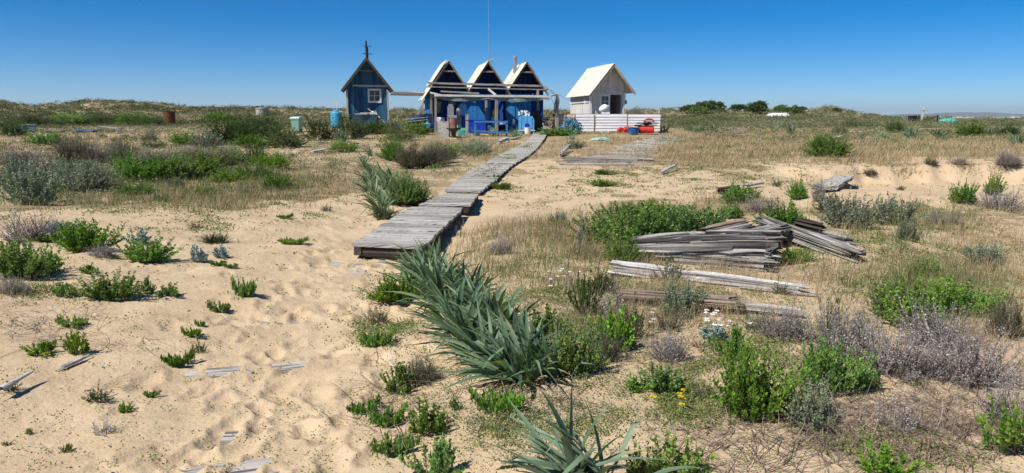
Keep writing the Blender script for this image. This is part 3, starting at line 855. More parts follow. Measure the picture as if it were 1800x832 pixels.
mw.box((.43, -.02, 2.135), (.035, .035, .61), tint=.2); mw.box((.43, -.022, 2.135), (.58, .03, .035), tint=.2)
win = mw.build('window', M['white_trim'], shed)
mb.build('pane', plain('dusty_pane', (.09, .09, .085), .3, bstr=0), win)
mb = MB(); mb.box((.02, -.1, az_ + .48), (.11, .09, 1.15), tint=.1); mb.box((.10, -.03, az_ + .30), (.07, .06, .8), tint=.3)
mb.bar((-.22, -.14, az_ + .30), (.36, -.14, az_ + .28), .03, .045, tint=.2); mb.bar((-.18, -.14, az_ + .74), (.34, -.14, az_ + .75), .025, .035, tint=.2)
mb.build('roof_cross', M['dark_wood'], shed)

# ---- the hut with three gables and its canopy
p1 = frame(856, 46.0); T = p1.z
hut = thing('beach_hut', 'deep blue hut with three steep gables in a row behind a shaded canopy', 'hut', p1, ROT)
sp, gz, vz, hx = 2.36, 5.05 - T, 3.32 - T, 1.18
slope = (gz - vz) / hx
XE = sp + hx
topw = lambda x: gz - abs(((x + hx) % sp) - hx) * slope - .06
mb = MB(); board_wall(mb, -XE, XE, 0, vz - .15, topw, bw=.16)
mb.build('gable_wall', M['gable_board'], hut)
mb = MB()
board_wall(mb, -XE, -2.6, 0, -.1, lambda x: vz - .16, bw=.16, m=0); board_wall(mb, -2.6, -1.55, 0, -.1, lambda x: vz - .16, bw=.16, m=0)
board_wall(mb, -1.55, .25, 0, -.1, lambda x: vz - .16, bw=.16, m=1); board_wall(mb, .25, 1.15, 0, 2.05, lambda x: vz - .16, bw=.16, m=0)
board_wall(mb, 1.15, 2.75, 0, -.1, lambda x: vz - .16, bw=.16, m=1); board_wall(mb, 2.75, XE, 0, -.1, lambda x: vz - .16, bw=.16, m=0)
board_wall(mb, .03, 3.1, -XE, -.1, lambda y: vz - .1, bw=.16, axis='y', m=1); board_wall(mb, .03, 3.1, XE, -.1, lambda y: vz - .1, bw=.16, axis='y', m=1)
board_wall(mb, -XE, XE, 3.1, -.1, topw, bw=.16, m=1)
mb.build('wall', [M['deep_blue_board'], M['sky_blue_board']], hut)
mb = MB(); mb.hexa([(.28, -.02, 0), (.92, -.5, 0), (.94, -.46, 0), (.30, .02, 0), (.28, -.02, 2.0), (.92, -.5, 2.0), (.94, -.46, 2.0), (.30, .02, 2.0)], 0, None, 2)
mb.build('door', M['deep_blue_board'], hut)
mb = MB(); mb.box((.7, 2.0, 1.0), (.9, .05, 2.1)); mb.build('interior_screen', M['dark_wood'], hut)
for (xa, xb, lab) in ((-3.2, -2.75, None), (-2.35, -1.9, None)):
    mb = MB()
    for (cx, cz, w, h) in (((xa + xb) / 2, 1.95, xb - xa + .1, .07), ((xa + xb) / 2, 1.1, xb - xa + .1, .07), (xa, 1.52, .06, .8), (xb, 1.52, .06, .8)): mb.box((cx, -.05, cz), (w, .05, h), tint=.2)
    w_ = mb.build('window', M['blue_board'], hut); mb = MB(); mb.box(((xa + xb) / 2, -.028, 1.52), (xb - xa - .04, .02, .78)); mb.build('pane', M['glass'], w_)
for gi, cx in enumerate((-sp, 0, sp)):
    mb = MB()
    for s in (-1, 1):
        extra = .42 if (gi == 0 and s < 0) else 0
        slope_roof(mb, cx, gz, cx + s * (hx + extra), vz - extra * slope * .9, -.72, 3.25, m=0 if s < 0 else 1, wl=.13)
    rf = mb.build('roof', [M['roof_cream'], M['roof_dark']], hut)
    mb = MB()
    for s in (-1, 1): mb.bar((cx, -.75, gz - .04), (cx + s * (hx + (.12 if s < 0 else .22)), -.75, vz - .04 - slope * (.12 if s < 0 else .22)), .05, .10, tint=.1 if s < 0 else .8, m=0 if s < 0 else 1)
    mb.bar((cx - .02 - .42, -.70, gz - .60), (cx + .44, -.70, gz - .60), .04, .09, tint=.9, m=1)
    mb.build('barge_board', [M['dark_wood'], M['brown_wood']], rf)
    if gi == 0:
        mb = MB(); mb.corr((cx - .15, -.68, gz + .06), (0, 3.7, 0), (-.95, 0, -.95 * slope), .13, .014, .02); mb.build('overlapping_sheet', M['roof_cream'], rf)
    if gi == 2:
        mb = MB(); mb.tube([(cx - .42, .95, gz - .55), (cx - .42, .95, gz + .30)], .12, 12); mb.tube([(cx - .42, .95, gz + .0), (cx - .42, .95, gz + .06)], .135, 12); mb.lathe([(.13, 0), (.145, .02), (.145, .16), (.1, .2)], (cx - .42, .95, gz + .28), 12)
        mb.build('chimney', M['grey_metal'], rf)
        mb = MB(); mb.corr((cx - 1.28, .3, vz + .10), (0, .9, 0), (.45, 0, .32), .1, .01, .02); mb.build('loose_sheet', M['roof_dark'], rf)
mb = MB()
zz = 3.75 - T
mb.bar((-XE - .1, -.80, zz), (XE - .3, -.80, zz - .12), .06, .12, tint=.45); mb.bar((-XE - .1, -.78, zz - .22), (XE + .1, -.78, zz - .34), .05, .07, tint=.35)
mb.bar((-2.9, -.82, zz - .48), (-.6, -.82, zz - .58), .05, .10, tint=.6); mb.bar((1.3, -.82, zz - .72), (XE + .1, -.82, zz - .72), .05, .11, tint=.75)
mb.bar((XE - .15, -.84, zz - .1), (XE + .5, -.86, zz - .55), .05, .11, tint=.9)
mb.build('fascia_board', M['grey_wood'], hut)
# canopy on posts
pg = lambda px, py, D: local(p1, ROT, at(px, py, D))
mb = MB()
fl, fr = pg(768, 168, 43.4), pg(966, 170, 43.0)
cn = 26; V = []; Fc = []
for j in range(9):
    for i in range(cn + 1):
        u, v = i / cn, j / 8
        a = Vector((fl.x + (fr.x - fl.x) * u, fl.y + (fr.y - fl.y) * u, fl.z + (fr.z - fl.z) * u)); b = Vector((-XE + .1 + (2 * XE - .1) * u, -.95, vz - .38))
        q = a.lerp(b, v); q.z -= .20 * abs(math.sin(u * math.pi * 3)) * math.sin(math.pi * v) + .02
        V.append(q)
q = len(V); V += [v - Vector((0, 0, .012)) for v in V]
for j in range(8):
    for i in range(cn):
        a = j * (cn + 1) + i; Fc += [(a, a + 1, a + cn + 2, a + cn + 1), (q + a + cn + 1, q + a + cn + 2, q + a + 1, q + a)]
mb.add(V, Fc); cano = mb.build('canopy', M['shade_cloth'], hut, smooth=True)
mb = MB(); k = 24; V = []; Fc = []
for i in range(k + 1):
    u = i / k; a = fl.lerp(fr, u); s_ = .16 + .16 * abs(math.sin(u * math.pi * 2.0 + .2)) + random.uniform(-.02, .02)
    V += [a + Vector((0, .02, -.03)), a + Vector((0, .03 + .1 * math.sin(i), -s_))]
q = len(V); V += [v + Vector((0, .015, 0)) for v in V]
for i in range(k): Fc += [(2 * i, 2 * i + 1, 2 * i + 3, 2 * i + 2), (q + 2 * i + 2, q + 2 * i + 3, q + 2 * i + 1, q + 2 * i)]
mb.add(V, Fc); mb.build('hanging_edge', M['shade_cloth'], cano, smooth=True)
mb = MB(); mb.bar(fl - Vector((.15, 0, 0)), fr + Vector((.1, 0, 0)), .09, .12, tint=.8); mb.bar(pg(757, 163, 44.6), pg(777, 168, 43.5), .08, .08, tint=.7)
a = pg(966, 170, 43); mb.bar(a, pg(980, 166, 43.4), .06, .07, tint=.85)
mb.bar(Vector((-.05, -.9, vz + .1)), pg(872, 168, 43.2), .06, .11, tint=.95)
mb.build('canopy_beam', M['pale_wood'], hut)
posts = []
for (px, pt, D, w) in ((757, 163, 44.8, .16), (765, 167, 43.5, .12), (855, 168, 45.3, .13), (873, 168, 43.3, .16), (906, 168, 45.3, .06), (946, 158, 45.2, .12), (979, 166, 43.4, .17)):
    b = spot(px, D); tpt = local(p1, ROT, at(px, pt, D)); lb = local(p1, ROT, b)
    mb = MB(); mb.bar((lb.x, lb.y, lb.z - .1), (tpt.x + random.uniform(-.03, .03), tpt.y, tpt.z), w, w * .8, tint=random.random(), up=(0, 1, 0)); mb.build('post', M['grey_wood'], hut)
mb = MB(); a = pg(728, 212, 45.5); mb.bar(a, pg(748, 176, 45.5), .12, .12, tint=.6); mb.build('brace', M['grey_wood'], hut)
mb = MB(); mb.tube([pg(859, 122, 46.3), pg(859, 40, 46.3), pg(858, -60, 46.3)], [.022, .012, .007], 6); mb.build('mast', M['grey_metal'], hut)
mb = MB()
c = pg(862, 106, 46.2)
mb.tube([pg(853, 108, 46.2), pg(869, 104, 46.0)], .015, 5); mb.tube([pg(861, 100, 46.1), pg(867, 112, 46.1)], .015, 5); mb.tube([pg(868, 99, 46.0), pg(861, 111, 46.2)], .013, 5); mb.tube([pg(866, 107, 46.0), pg(882, 106, 45.6)], .012, 5)
for i in range(4): a = pg(868 + 4 * i, 106, 46.0 - .1 * i); mb.tube([a + Vector((0, -.25, 0)), a + Vector((0, .25, 0))], .008, 4)
mb.build('aerial', M['grey_metal'], hut)
mb = MB(); mb.tube([pg(746, 165, 46.5), pg(744, 120, 46.4), pg(742, 84, 46.3)], [.010, .007, .004], 5); mb.build('whip_aerial', M['grey_metal'], hut)
mb = MB()
for k_ in range(5):
    c0 = pg(979 - k_ * .6, 178 + 3 * k_, 43.3); mb.tube([c0 + Vector((.12 * math.cos(t / 14 * 6.28), -.1, .28 * math.sin(t / 14 * 6.28))) for t in range(15)], .012, 4, cap=False)
mb.tube([pg(966, 170, 43), pg(972, 178, 43), pg(976, 190, 43.2), pg(977, 205, 43.3)], .012, 4)
mb.tube([pg(980, 166, 43.4), pg(1002, 176, 45)], .008, 4); mb.tube([pg(955, 160, 45), pg(980, 167, 43.4)], .008, 4)
mb.build('hanging_cable', M['black'], hut)

# ---- board walk joining shed and hut roofs
mb = MB(); A, Bq = at(688, 160.5, 46.3), at(752, 163, 46.6)
o_ = A.copy()
mb.bar((0, 0, 0), Bq - A, .05, .10, tint=.7); mb.bar(Vector((-.1, .3, -.18)), Bq - A + Vector((0, .3, -.16)), .05, .12, tint=.9); mb.corr((0, 0, .04), Bq - A, (0, .5, -.12), .2, .012, .01)
o = mb.build('linking_beam', M['pale_wood'], loc=A); tag(o, 'pale horizontal boards bridging the gap between blue shed and three-gabled hut', 'beam')

# ---- white hut
p2 = at(1066, 208, 46.0); p2.z = float(H0(p2.x, p2.y))
wh = thing('white_hut', 'small white timber hut with cream sheet roof and open dark doorway', 'hut', p2, ROT)
T2 = p2.z; az_, ez, tipx = 4.93 - T2, 3.11 - T2, 1.36; apx = .18
WX0, WX1, dep = -1.07, 1.07, 4.4
rz_ = lambda x: az_ - abs(x - apx) * (az_ - ez) / (tipx + .1) - .05
mb = MB(); board_wall(mb, WX0, WX1, 0, -.1, rz_, bw=.15, holes=((-.36, .10, 1.50, 2.14), (.22, .90, -.1, 2.22)))
board_wall(mb, WX0, WX1, dep, -.1, rz_, bw=.15); board_wall(mb, .03, dep, WX0, -.1, lambda y: rz_(WX0), bw=.16, axis='y'); board_wall(mb, .03, dep, WX1, -.1, lambda y: rz_(WX1), bw=.16, axis='y')
mb.build('wall', M['white_board'], wh)
mb = MB()
for x in (WX0 + .02, WX1 + .01): mb.box((x, -.07, 1.1), (.17, .10, 2.5), tint=.8)
mb.box((.45, -.09, 2.42), (1.15, .07, .11), tint=.95); mb.box((-.55, -.05, 2.38), (.8, .05, .07), tint=.4)
mb.box((-.05, -.04, 3.0), (.5, .04, .05), tint=.3)
mb.box((WX0 - .05, .9, 1.0), (.08, .14, 2.1), tint=.7); mb.box((WX0 - .05, dep - .3, 1.0), (.08, .16, 2.1), tint=.7)
mb.bar((WX0 - .04, .2, 1.78), (WX0 - .04, dep, 1.78), .05, .08, tint=.5)
mb.build('frame_timber', M['white_board'], wh)
for s, m_ in ((-1, 0), (1, 1)):
    mb = MB(); L_ = tipx + (.02 if s > 0 else .16)
    slope_roof(mb, apx, az_, apx + s * L_, az_ - L_ * (az_ - ez) / (tipx + .1), -.78, dep + .35, m=0, wl=.16, th=.03)
    rf = mb.build('roof', M['roof_cream'], wh)
    mb = MB(); mb.bar((apx, -.73, az_ - .1), (apx + s * L_, -.73, az_ - .1 - L_ * (az_ - ez) / (tipx + .1)), .05, .1, tint=.2 if s < 0 else .6); mb.build('barge_board', M['grey_wood'], rf)
mb = MB(); slope_roof(mb, apx, az_ + .03, apx - .55, az_ + .03 - .55 * (az_ - ez) / (tipx + .1), .4, dep + .36, wl=.16); mb.build('ridge_sheet', M['roof_cream'], wh)
mb = MB()
for (cx, cz, w, h) in ((-.13, 2.20, .66, .16), (-.13, 1.42, .66, .18), (-.40, 1.815, .12, .61), (.14, 1.815, .12, .61), (-.13, .66, .66, 1.34)): mb.box((cx, -.045, cz), (w, .04, h), tint=.9)
mb.box((-.13, -.02, 1.815), (.03, .03, .6), tint=.9); mb.box((-.13, -.022, 1.815), (.42, .025, .03), tint=.9)
w_ = mb.build('window', M['white_trim'], wh); mb = MB(); mb.box((-.13, .012, 1.82), (.45, .015, .66)); mb.build('pane', M['glass'], w_)
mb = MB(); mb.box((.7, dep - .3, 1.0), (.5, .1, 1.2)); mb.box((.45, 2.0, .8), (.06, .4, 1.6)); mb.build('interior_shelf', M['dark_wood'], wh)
mb = MB(); mb.lathe([(.02, 0), (.06, .03), (.065, .18), (.03, .24)], (WX1 + .12, -.12, 1.65), 10); mb.build('lantern', M['black'], wh)

# ---- corrugated fence before the white hut
DF = 43.6
fa = spot(973, DF); fence = thing('sheet_fence', 'low fence of white corrugated sheets, rusty orange at its left end', 'fence', fa, 0)
xs = [at(px, 208, DF).x - fa.x for px in (973, 1010, 1044, 1102, 1160.5)]
for i in range(4):
    gzf = H0(fa.x + (xs[i] + xs[i + 1]) / 2, DF) - fa.z
    zt = at(1000, 201.6, DF).z - fa.z + random.uniform(-.02, .02); zb = at(1000, 231, DF).z - fa.z
    mb = MB(); nb_ = 6; hb = (zt - zb) / nb_
    for k in range(nb_):
        z1_, z0_ = zt - k * hb, zt - (k + 1) * hb; y_ = -.03 * (i % 2); xa_, xb_ = xs[i] + .01, xs[i + 1] - .005; s_ = random.uniform(-.006, .006)
        mb.hexa([(xa_, y_ - .055 + s_, z0_ + .012), (xb_, y_ - .055 - s_, z0_ + .012), (xb_, y_ - .01, z0_ + .012), (xa_, y_ - .01, z0_ + .012), (xa_, y_ - .03, z1_), (xb_, y_ - .03, z1_), (xb_, y_, z1_), (xa_, y_, z1_)])
        mb.box(((xa_ + xb_) / 2, y_ + .01, (z0_ + z1_) / 2), (xb_ - xa_, .012, hb))
    o = mb.build('sheet_panel', M['panel_rust' if i == 0 else 'panel_white'], fence)
    if i == 0: o['label'] = 'rusty orange corrugated sheet'
mb = MB(); mb.bar((xs[0], .02, zt + .02), (xs[4] + .05, .02, zt + .02), .09, .05, tint=.5); mb.build('top_rail', M['brown_wood'], fence)
mb = MB()
for i in (1, 2, 3): mb.box((xs[i] + .02, -.07, (zt + zb) / 2), (.05, .03, zt - zb), tint=.3)
mb.build('batten', M['brown_wood'], fence)
for px, py in ((1097, 190), (1159.5, 192)):
    x_ = at(px, 208, DF).x - fa.x; mb = MB(); mb.tube([(x_, .12, zb), (x_, .12, at(px, py, DF).z - fa.z)], .05, 8); mb.build('post', M['grey_wood'], fence)
mb = MB(); mb.corr((xs[4], 0, zt), (0, 0, zb - zt), (.4, 4.0, 0), .19, .03, .006); mb.build('side_panel', M['panel_white'], fence)
mb = MB(); mb.box((-.02, -.10, .45), (.07, .07, 1.3)); mb.build('rust_post', M['rust'], fence)
# ------------------------------------------------------------ things around the huts
def sz(px, D): return px * D / F            # pixels of the photograph to metres at a depth

def lying_barrel(loc, r, Ln, rz, mat, label, cat='barrel', group=None):
    t = thing('barrel', label, cat, loc, rz, group)
    Q = Matrix.Rotation(R(90), 3, 'Y'); mb = MB()
    pr = [(r * .90, 0), (r, .03), (r, Ln * .3), (r * 1.04, Ln * .32), (r, Ln * .34), (r, Ln * .64), (r * 1.04, Ln * .66), (r, Ln * .68), (r, Ln - .03), (r * .9, Ln)]
    mb.lathe(pr, (-Ln / 2, 0, r), 22, M=Q); mb.build('body', mat, t, smooth=False)
    mb = MB(); mb.lathe([(.03, 0), (.03, .03)], (-Ln / 2 - .02, r * .55, r * 1.1), 10, M=Q); mb.lathe([(r * .93, 0), (r * .93, .02), (r * .8, .02), (r * .8, 0)], (Ln / 2, 0, r), 22, M=Q)
    mb.build('lid_rim', mat, t); return t

def crate(loc, w, d, h, mat, label, rz=0, name='crate', cat='crate', bars=4):
    t = thing(name, label, cat, loc, rz)
    mb = MB(); th = .02
    for k in range(bars):
        z = h * (k + .5) / bars; hh = h / bars * .8
        for s in (-1, 1): mb.box((0, s * d / 2, z), (w, th, hh)); mb.box((s * w / 2, 0, z), (th, d - .03, hh))
    mb.box((0, 0, .015), (w - .04, d - .04, .02)); mb.build('sides', mat, t)
    mb = MB()
    for sx in (-1, 1):
        for sy in (-1, 1): mb.box((sx * (w / 2 - .015), sy * (d / 2 - .015), h / 2), (.03, .03, h))
    for s in (-1, 1): mb.box((0, s * (d / 2 + .012), h - .03), (w + .03, .02, .05))
    mb.build('rim', mat, t); return t

# tall cyan butt left of the shed
D = 45.0; p = spot(591, D)
t = thing('water_butt', 'tall cyan plastic drum standing left of the blue shed', 'drum', p)
mb = MB(); r = .33; pr = [(r * .9, 0), (r, .05)]
for k in range(6): pr += [(r, .12 + k * .125), (r * 1.03, .145 + k * .125), (r, .17 + k * .125)]
pr += [(r, .86), (r * .85, .92), (r * .55, .95)]; mb.lathe(pr, n=24); mb.build('body', M['cyan_plastic'], t)
mb = MB(); mb.lathe([(.16, .94), (.17, 1.02), (.10, 1.06)], n=16); mb.box((0, 0, 1.0), (.44, .05, .05)); mb.build('lid', M['pale_blue_plastic'], t)
mb = MB()
for k in range(6): mb.tube([(.08, 0, 1.04 + .08 * k), (.08, 0, 1.11 + .08 * k)], .035 if k % 2 else .022, 8)
mb.build('striped_stick', M['white_plastic'], t)

def table(name, loc, w, d, h, mat, label, cat='table', rz=0, thick=.05, leg=.07):
    t = thing(name, label, cat, loc, rz)
    mb = MB(); k = 4
    for i in range(k): mb.box((0, -d / 2 + d * (i + .5) / k, h - thick / 2), (w * random.uniform(.97, 1.03), d / k - .01, thick))
    mb.build('table_top', mat, t)
    for sx in (-1, 1):
        for sy in (-1, 1):
            mb = MB(); mb.box((sx * (w / 2 - .08), sy * (d / 2 - .08), (h - thick) / 2 - .05), (leg, leg, h - thick + .1)); mb.build('leg', mat, t)
    return t
D = 44.9; table('low_table', spot(608, D), .62, .5, .62, M['dark_wood'], 'small low dark table between the cyan drum and the blue shed')
D = 44.5; pt = spot(643, D); table('workbench', pt, 1.5, .6, .82, M['dark_wood'], 'dark wooden workbench heaped with scraps before the blue shed', 'bench')
zt = .83
for (dx, dy, L_, w_, th_, az, dz, m_, lab, nm, ct) in ((-.25, -.1, .7, .10, .05, .1, 0, 'pale_wood', 'short pale board lying on the left of the dark workbench', 'board', 'board'), (.05, .05, .8, .14, .04, -.25, .06, 'pale_wood', 'tilted pale board on top of the workbench heap', 'board', 'board'), (.45, -.05, .35, .25, .12, .3, 0, 'cloth_white', 'white folded sack on the right of the workbench', 'sack', 'sack')):
    mb = MB(); mb.box((0, 0, th_ / 2 + dz), (L_, w_, th_), az); 
    if nm == 'sack': mb.box((.05, .02, th_ + .04), (L_ * .6, w_ * .7, .07), az + .5)
    else: mb.box((.1, .05, dz * .5 + .01), (L_ * .3, .05, .02), az)
    o = mb.build(nm, M[m_], loc=pt + Vector((dx, dy, zt))); tag(o, lab, ct)
for (x0, y0, x1, y1, w_, m_, lab) in ((647, 191, 663, 206, .06, 'brown_wood', 'short brown pole propped on the workbench against the shed wall'), (658, 197, 679, 219, .05, 'pale_wood', 'long pale pole leaning at the right end of the workbench'), (660, 195, 671, 220, .035, 'pale_wood', 'thin pale lath leaning beside the longer pole')):
    a, b = at(x0, y0, 45.5), at(x1, y1, 44.2); mb = MB(); mb.bar((0, 0, 0), a - b, w_, w_ * .6); o = mb.build('leaning_pole', M[m_], loc=b); tag(o, lab, 'pole')
D = 43.8; pp = spot(690, D); crate(pp, .72, .45, .42, M['royal_blue'], 'royal blue fish crate right of the blue shed')
mb = MB()
for i in range(9):
    t0 = i * .7; mb.tube([(.2 * math.cos(t0), .15 * math.sin(t0), .0), (.1 * math.cos(t0 + .5), .1 * math.sin(t0 + .5), .10), (.22 * math.cos(t0 + 2), .15 * math.sin(t0 + 2), .02)], .03, 5)
o = mb.build('rope_heap', M['royal_blue'], loc=pp + Vector((0, 0, .40))); tag(o, 'blue rope heaped in the top of the blue fish crate', 'rope')
D = 43.0; mb = MB(); mb.lathe([(.02, 0), (.2, .03), (.29, .12), (.26, .22), (.12, .3), (.02, .31)], (0, 0, 0), 18); mb.tube([(.2, 0, .2), (.3, 0, .33), (.2, 0, .36)], .02, 6)
tag(mb.build('fishing_float', M['orange'], loc=spot(688, D)), 'orange red float on the ground under the blue fish crate', 'float')
mb = MB(); mb.lathe([(.02, 0), (.25, .04), (.33, .14), (.27, .25), (.1, .31), (.02, .31)], (0, 0, 0), 18); mb.tube([(-.2, 0, .25), (-.28, 0, .36), (-.2, 0, .38)], .02, 6)
tag(mb.build('fishing_float', M['white_plastic'], loc=spot(669, D)), 'white float in the scrub before the workbench', 'float')

# covered boat and its things between shed and hut
D = 44.3; p = spot(733, D)
t = thing('covered_boat', 'small boat under a navy cover left of the canopy', 'boat', p, R(8))
V = []; Fb = []; k = 14
for i in range(k + 1):
    u = i / k; hwid = .38 * math.sin(math.pi * min(1, .12 + u * .95)) ** .5 + .03; zt_ = .82 + .22 * u - .25 * (u < .1)
    for (yy, zz_) in ((-hwid * .5, .15), (-hwid, .5), (-hwid * .98, zt_ - .12), (-hwid * .3, zt_ + .03), (hwid * .3, zt_ + .03), (hwid * .98, zt_ - .12), (hwid, .5), (hwid * .5, .15)): V.append((-.55 + 1.15 * u, yy, zz_ + .03 * math.sin(u * 14 + yy * 7)))
for i in range(k):
    for j in range(8): a = i * 8; Fb.append((a + j, a + 8 + j, a + 8 + (j + 1) % 8, a + (j + 1) % 8))
Fb += [tuple(range(8)), tuple(reversed(range(k * 8, k * 8 + 8)))]
mb = MB(); mb.add(V, Fb); mb.build('cover', M['navy'], t, smooth=True)
mb = MB()
for z_ in (.36, .58, .72): mb.bar((-.6, -.43, z_), (.62, -.43, z_ + .12), .02, .03)
mb.build('lashing', M['rope'], t)
mb = MB(); mb.box((.72, -.1, .55), (.32, .45, 1.0)); mb.build('motor_box', M['navy'], t)
mb = MB(); mb.lathe([(.12, .02), (.19, .06), (.2, .5), (.14, .56)], n=14); mb.tube([(0, 0, .55), (.03, 0, .64)], .04, 8)
tag(mb.build('canister', M['pale_blue_plastic'], loc=spot(751, 43.9)), 'dusty pale blue canister between covered boat and canopy post', 'canister')

# under the canopy, left to right
D = 43.9
t = table('side_table', spot(783, 44.0), .9, .5, .62, M['dark_wood'], 'low dark table under the left end of the canopy')
mb = MB(); mb.box((0, 0, .08), (.5, .35, .16), .2); mb.box((.05, 0, .2), (.35, .3, .12), -.3); mb.box((-.15, -.05, .18), (.2, .2, .1), .7)
tag(mb.build('cloth_bundle', M['cloth_white'], loc=spot(774, 44.0) + Vector((0, -.05, .62))), 'white cloth bundle on the low table under the canopy', 'bundle')
mb = MB()
for i in range(5): mb.box((-.3 + .13 * i, random.uniform(-.1, .1), .09), (.1, .16, .12 + .06 * (i % 3)), i)
tag(mb.build('tool_heap', M['black'], loc=spot(757, 43.6) + Vector((0, 0, .05))), 'dark jumble of small tools by the leftmost canopy post', 'tools')
D = 43.2
t = thing('steel_cabinet', 'grey steel cabinet with a slanted lever in front of the canopy', 'cabinet', spot(795, D))
mb = MB(); mb.box((0, 0, .52), (.56, .45, 1.04)); mb.build('body', M['grey_metal'], t)
mb = MB(); mb.box((0, -.24, .60), (.48, .02, .62)); mb.build('door', M['grey_plastic'], t)
mb = MB(); mb.bar((-.26, -.3, .98), (.12, -.32, .45), .04, .04); mb.build('lever', M['black'], t)
p_ = spot(795, D) + Vector((0, 0, 1.04)); t = thing('petrol_stove', 'grey boxy appliance on top of the steel cabinet', 'appliance', p_ + Vector((-.08, .0, 0)))
mb = MB(); mb.box((0, 0, .25), (.36, .36, .5)); mb.box((0, 0, .56), (.24, .28, .12)); mb.build('body', M['grey_plastic'], t)
mb = MB(); mb.tube([(-.1, 0, .6), (-.1, 0, .72), (.1, 0, .72), (.1, 0, .6)], .02, 6); mb.build('handle', M['black'], t)
mb = MB(); mb.lathe([(.1, 0), (.13, .02), (.13, .4), (.05, .48), (.05, .56)], n=14); mb.tube([(.06, 0, .3), (.2, 0, .3), (.2, 0, .1)], .02, 6)
t = tag(mb.build('gas_bottle', M['grey_metal'], loc=spot(806, 43.6) + Vector((0, 0, .95))), 'slim grey gas bottle right of the steel cabinet', 'gas bottle')
mb = MB(); mb.box((0, 0, .47), (.34, .34, .94)); mb.box((0, -.18, .7), (.3, .02, .3)); tag(mb.build('stand_box', M['grey_plastic'], loc=spot(806, 43.6)), 'dark grey box stand carrying the gas bottle', 'stand')
D = 44.4
mb = MB(); mb.box((0, 0, .28), (.42, .3, .55)); mb.box((0, 0, .58), (.36, .26, .07)); mb.bar((-.12, 0, .66), (.12, 0, .66), .03, .03)
for s in (-1, 1): mb.bar((s * .12, 0, .61), (s * .12, 0, .66), .03, .03)
tag(mb.build('cool_box', M['pale_blue_plastic'], loc=spot(814, 44.0) + Vector((0, 0, 1.02))), 'bright blue upright cool box stacked behind the gas bottle', 'cool box')
mb = MB(); mb.box((0, 0, .5), (.5, .4, 1.0)); mb.box((0, -.21, .5), (.4, .02, .8)); tag(mb.build('blue_locker', M['royal_blue'], loc=spot(815, 44.0)), 'dark blue locker beneath the bright blue cool box', 'locker')
D = 43.7
t = thing('ice_chest', 'large royal blue ice chest behind the blue bench', 'chest', spot(838, D))
mb = MB(); mb.box((0, 0, .33), (1.06, .55, .62)); mb.box((0, 0, .66), (1.0, .5, .04)); mb.build('body', M['royal_blue'], t)
mb = MB(); mb.box((0, 0, .80), (1.10, .60, .10)); mb.box((0, 0, .73), (1.06, .56, .05)); mb.build('lid', plain('chest_lid', (.02, .10, .52), .4), t)
mb = MB()
for s in (-1, 1): mb.box((s * .56, 0, .5), (.06, .2, .05))
mb.build('handle', M['black'], t)
o = thing('plinth', 'dark plank plinth under the royal blue ice chest', 'plinth', spot(838, D + .01)); 
bpy.data.objects.remove(o)
for (px, dd, h_, col, lab) in ((862, 43.9, .46, 'white_plastic', 'white jug on the ground by the open blue door'), (866, 43.8, .26, 'cloth_white', 'small white tub next to the white jug'), ):
    mb = MB(); r = .13; mb.lathe([(r * .9, 0), (r, .03), (r, h_ * .7), (r * .4, h_ * .9), (r * .4, h_)], n=14); mb.tube([(r, 0, h_ * .65), (r + .08, 0, h_ * .5), (r, 0, h_ * .3)], .02, 6)
    tag(mb.build('jug', M[col], loc=spot(px, dd)), lab, 'jug')
t = thing('gas_cylinder', 'grey gas cylinder with a yellow cap beside the canopy post', 'gas cylinder', spot(868, 44.3))
mb = MB(); mb.lathe([(.14, 0), (.16, .04), (.16, .9), (.1, 1.04), (.05, 1.08)], n=16); mb.build('body', M['grey_metal'], t)
mb = MB(); mb.lathe([(.07, 1.05), (.09, 1.1), (.08, 1.3), (.04, 1.36)], n=12); mb.build('cap', plain('yellow_cap', (.65, .45, .05), .5), t)
D = 43.9
t = table('blue_counter', spot(893, 44.1), 1.7, .55, .52, M['deep_blue_board'], 'low dark blue counter right of the canopy post', 'counter', leg=.09)
mb = MB(); mb.lathe([(.2, 0), (.24, .1), (.22, .1), (.18, .02)], n=16); tag(mb.build('basin', M['white_plastic'], loc=spot(884, 44) + Vector((0, 0, .52))), 'shallow white basin on the low blue counter', 'basin')
mb = MB(); mb.lathe([(.07, 0), (.08, .02), (.08, .3), (.03, .34)], n=12); mb.tube([(.08, 0, .25), (.13, 0, .2), (.08, 0, .1)], .012, 5); tag(mb.build('bottle', M['cloth_white'], loc=spot(903, 44) + Vector((0, 0, .52))), 'stout white bottle at the right of the low blue counter', 'bottle')
D = 43.2
t = thing('water_tank', 'light blue ribbed water tank with dark tap panel under the canopy', 'water tank', spot(925, D) + Vector((0, 0, .22)))
mb = MB(); pr = [(-.44, .05), (-.40, 0), (.40, 0), (.45, .06), (.46, .55), (.36, .78), (-.36, .80), (-.45, .62)]
mb.prism([(x, -.25, z) for x, z in pr], (0, .5, 0))
for x in (-.3, 0, .3): mb.box((x, -.26, .42), (.05, .04, .62))
mb.build('body', M['pale_blue_plastic'], t)
mb = MB(); mb.box((.03, -.285, .22), (.22, .03, .3)); mb.build('tap_panel', M['royal_blue'], t)
mb = MB(); mb.bar((0, -.31, .12), (0, -.38, .12), .04, .04); mb.build('tap', M['black'], t)
t = table('tank_stand', spot(925, D), 1.0, .55, .22, M['white_board'], 'low whitewashed stand beneath the light blue water tank', 'stand')
mb = MB(); rr = random.Random(3)
for i in range(26):
    mb.box((rr.uniform(-.32, .32), rr.uniform(-.15, .15), rr.uniform(.03, .30) * (1)), (rr.uniform(.06, .14), .1, rr.uniform(.05, .1)), rr.uniform(0, 3))
tag(mb.build('shell_heap', M['cloth_white'], loc=spot(922, D) + Vector((0, 0, 1.01))), 'heap of white shells and scraps on top of the water tank', 'shells')
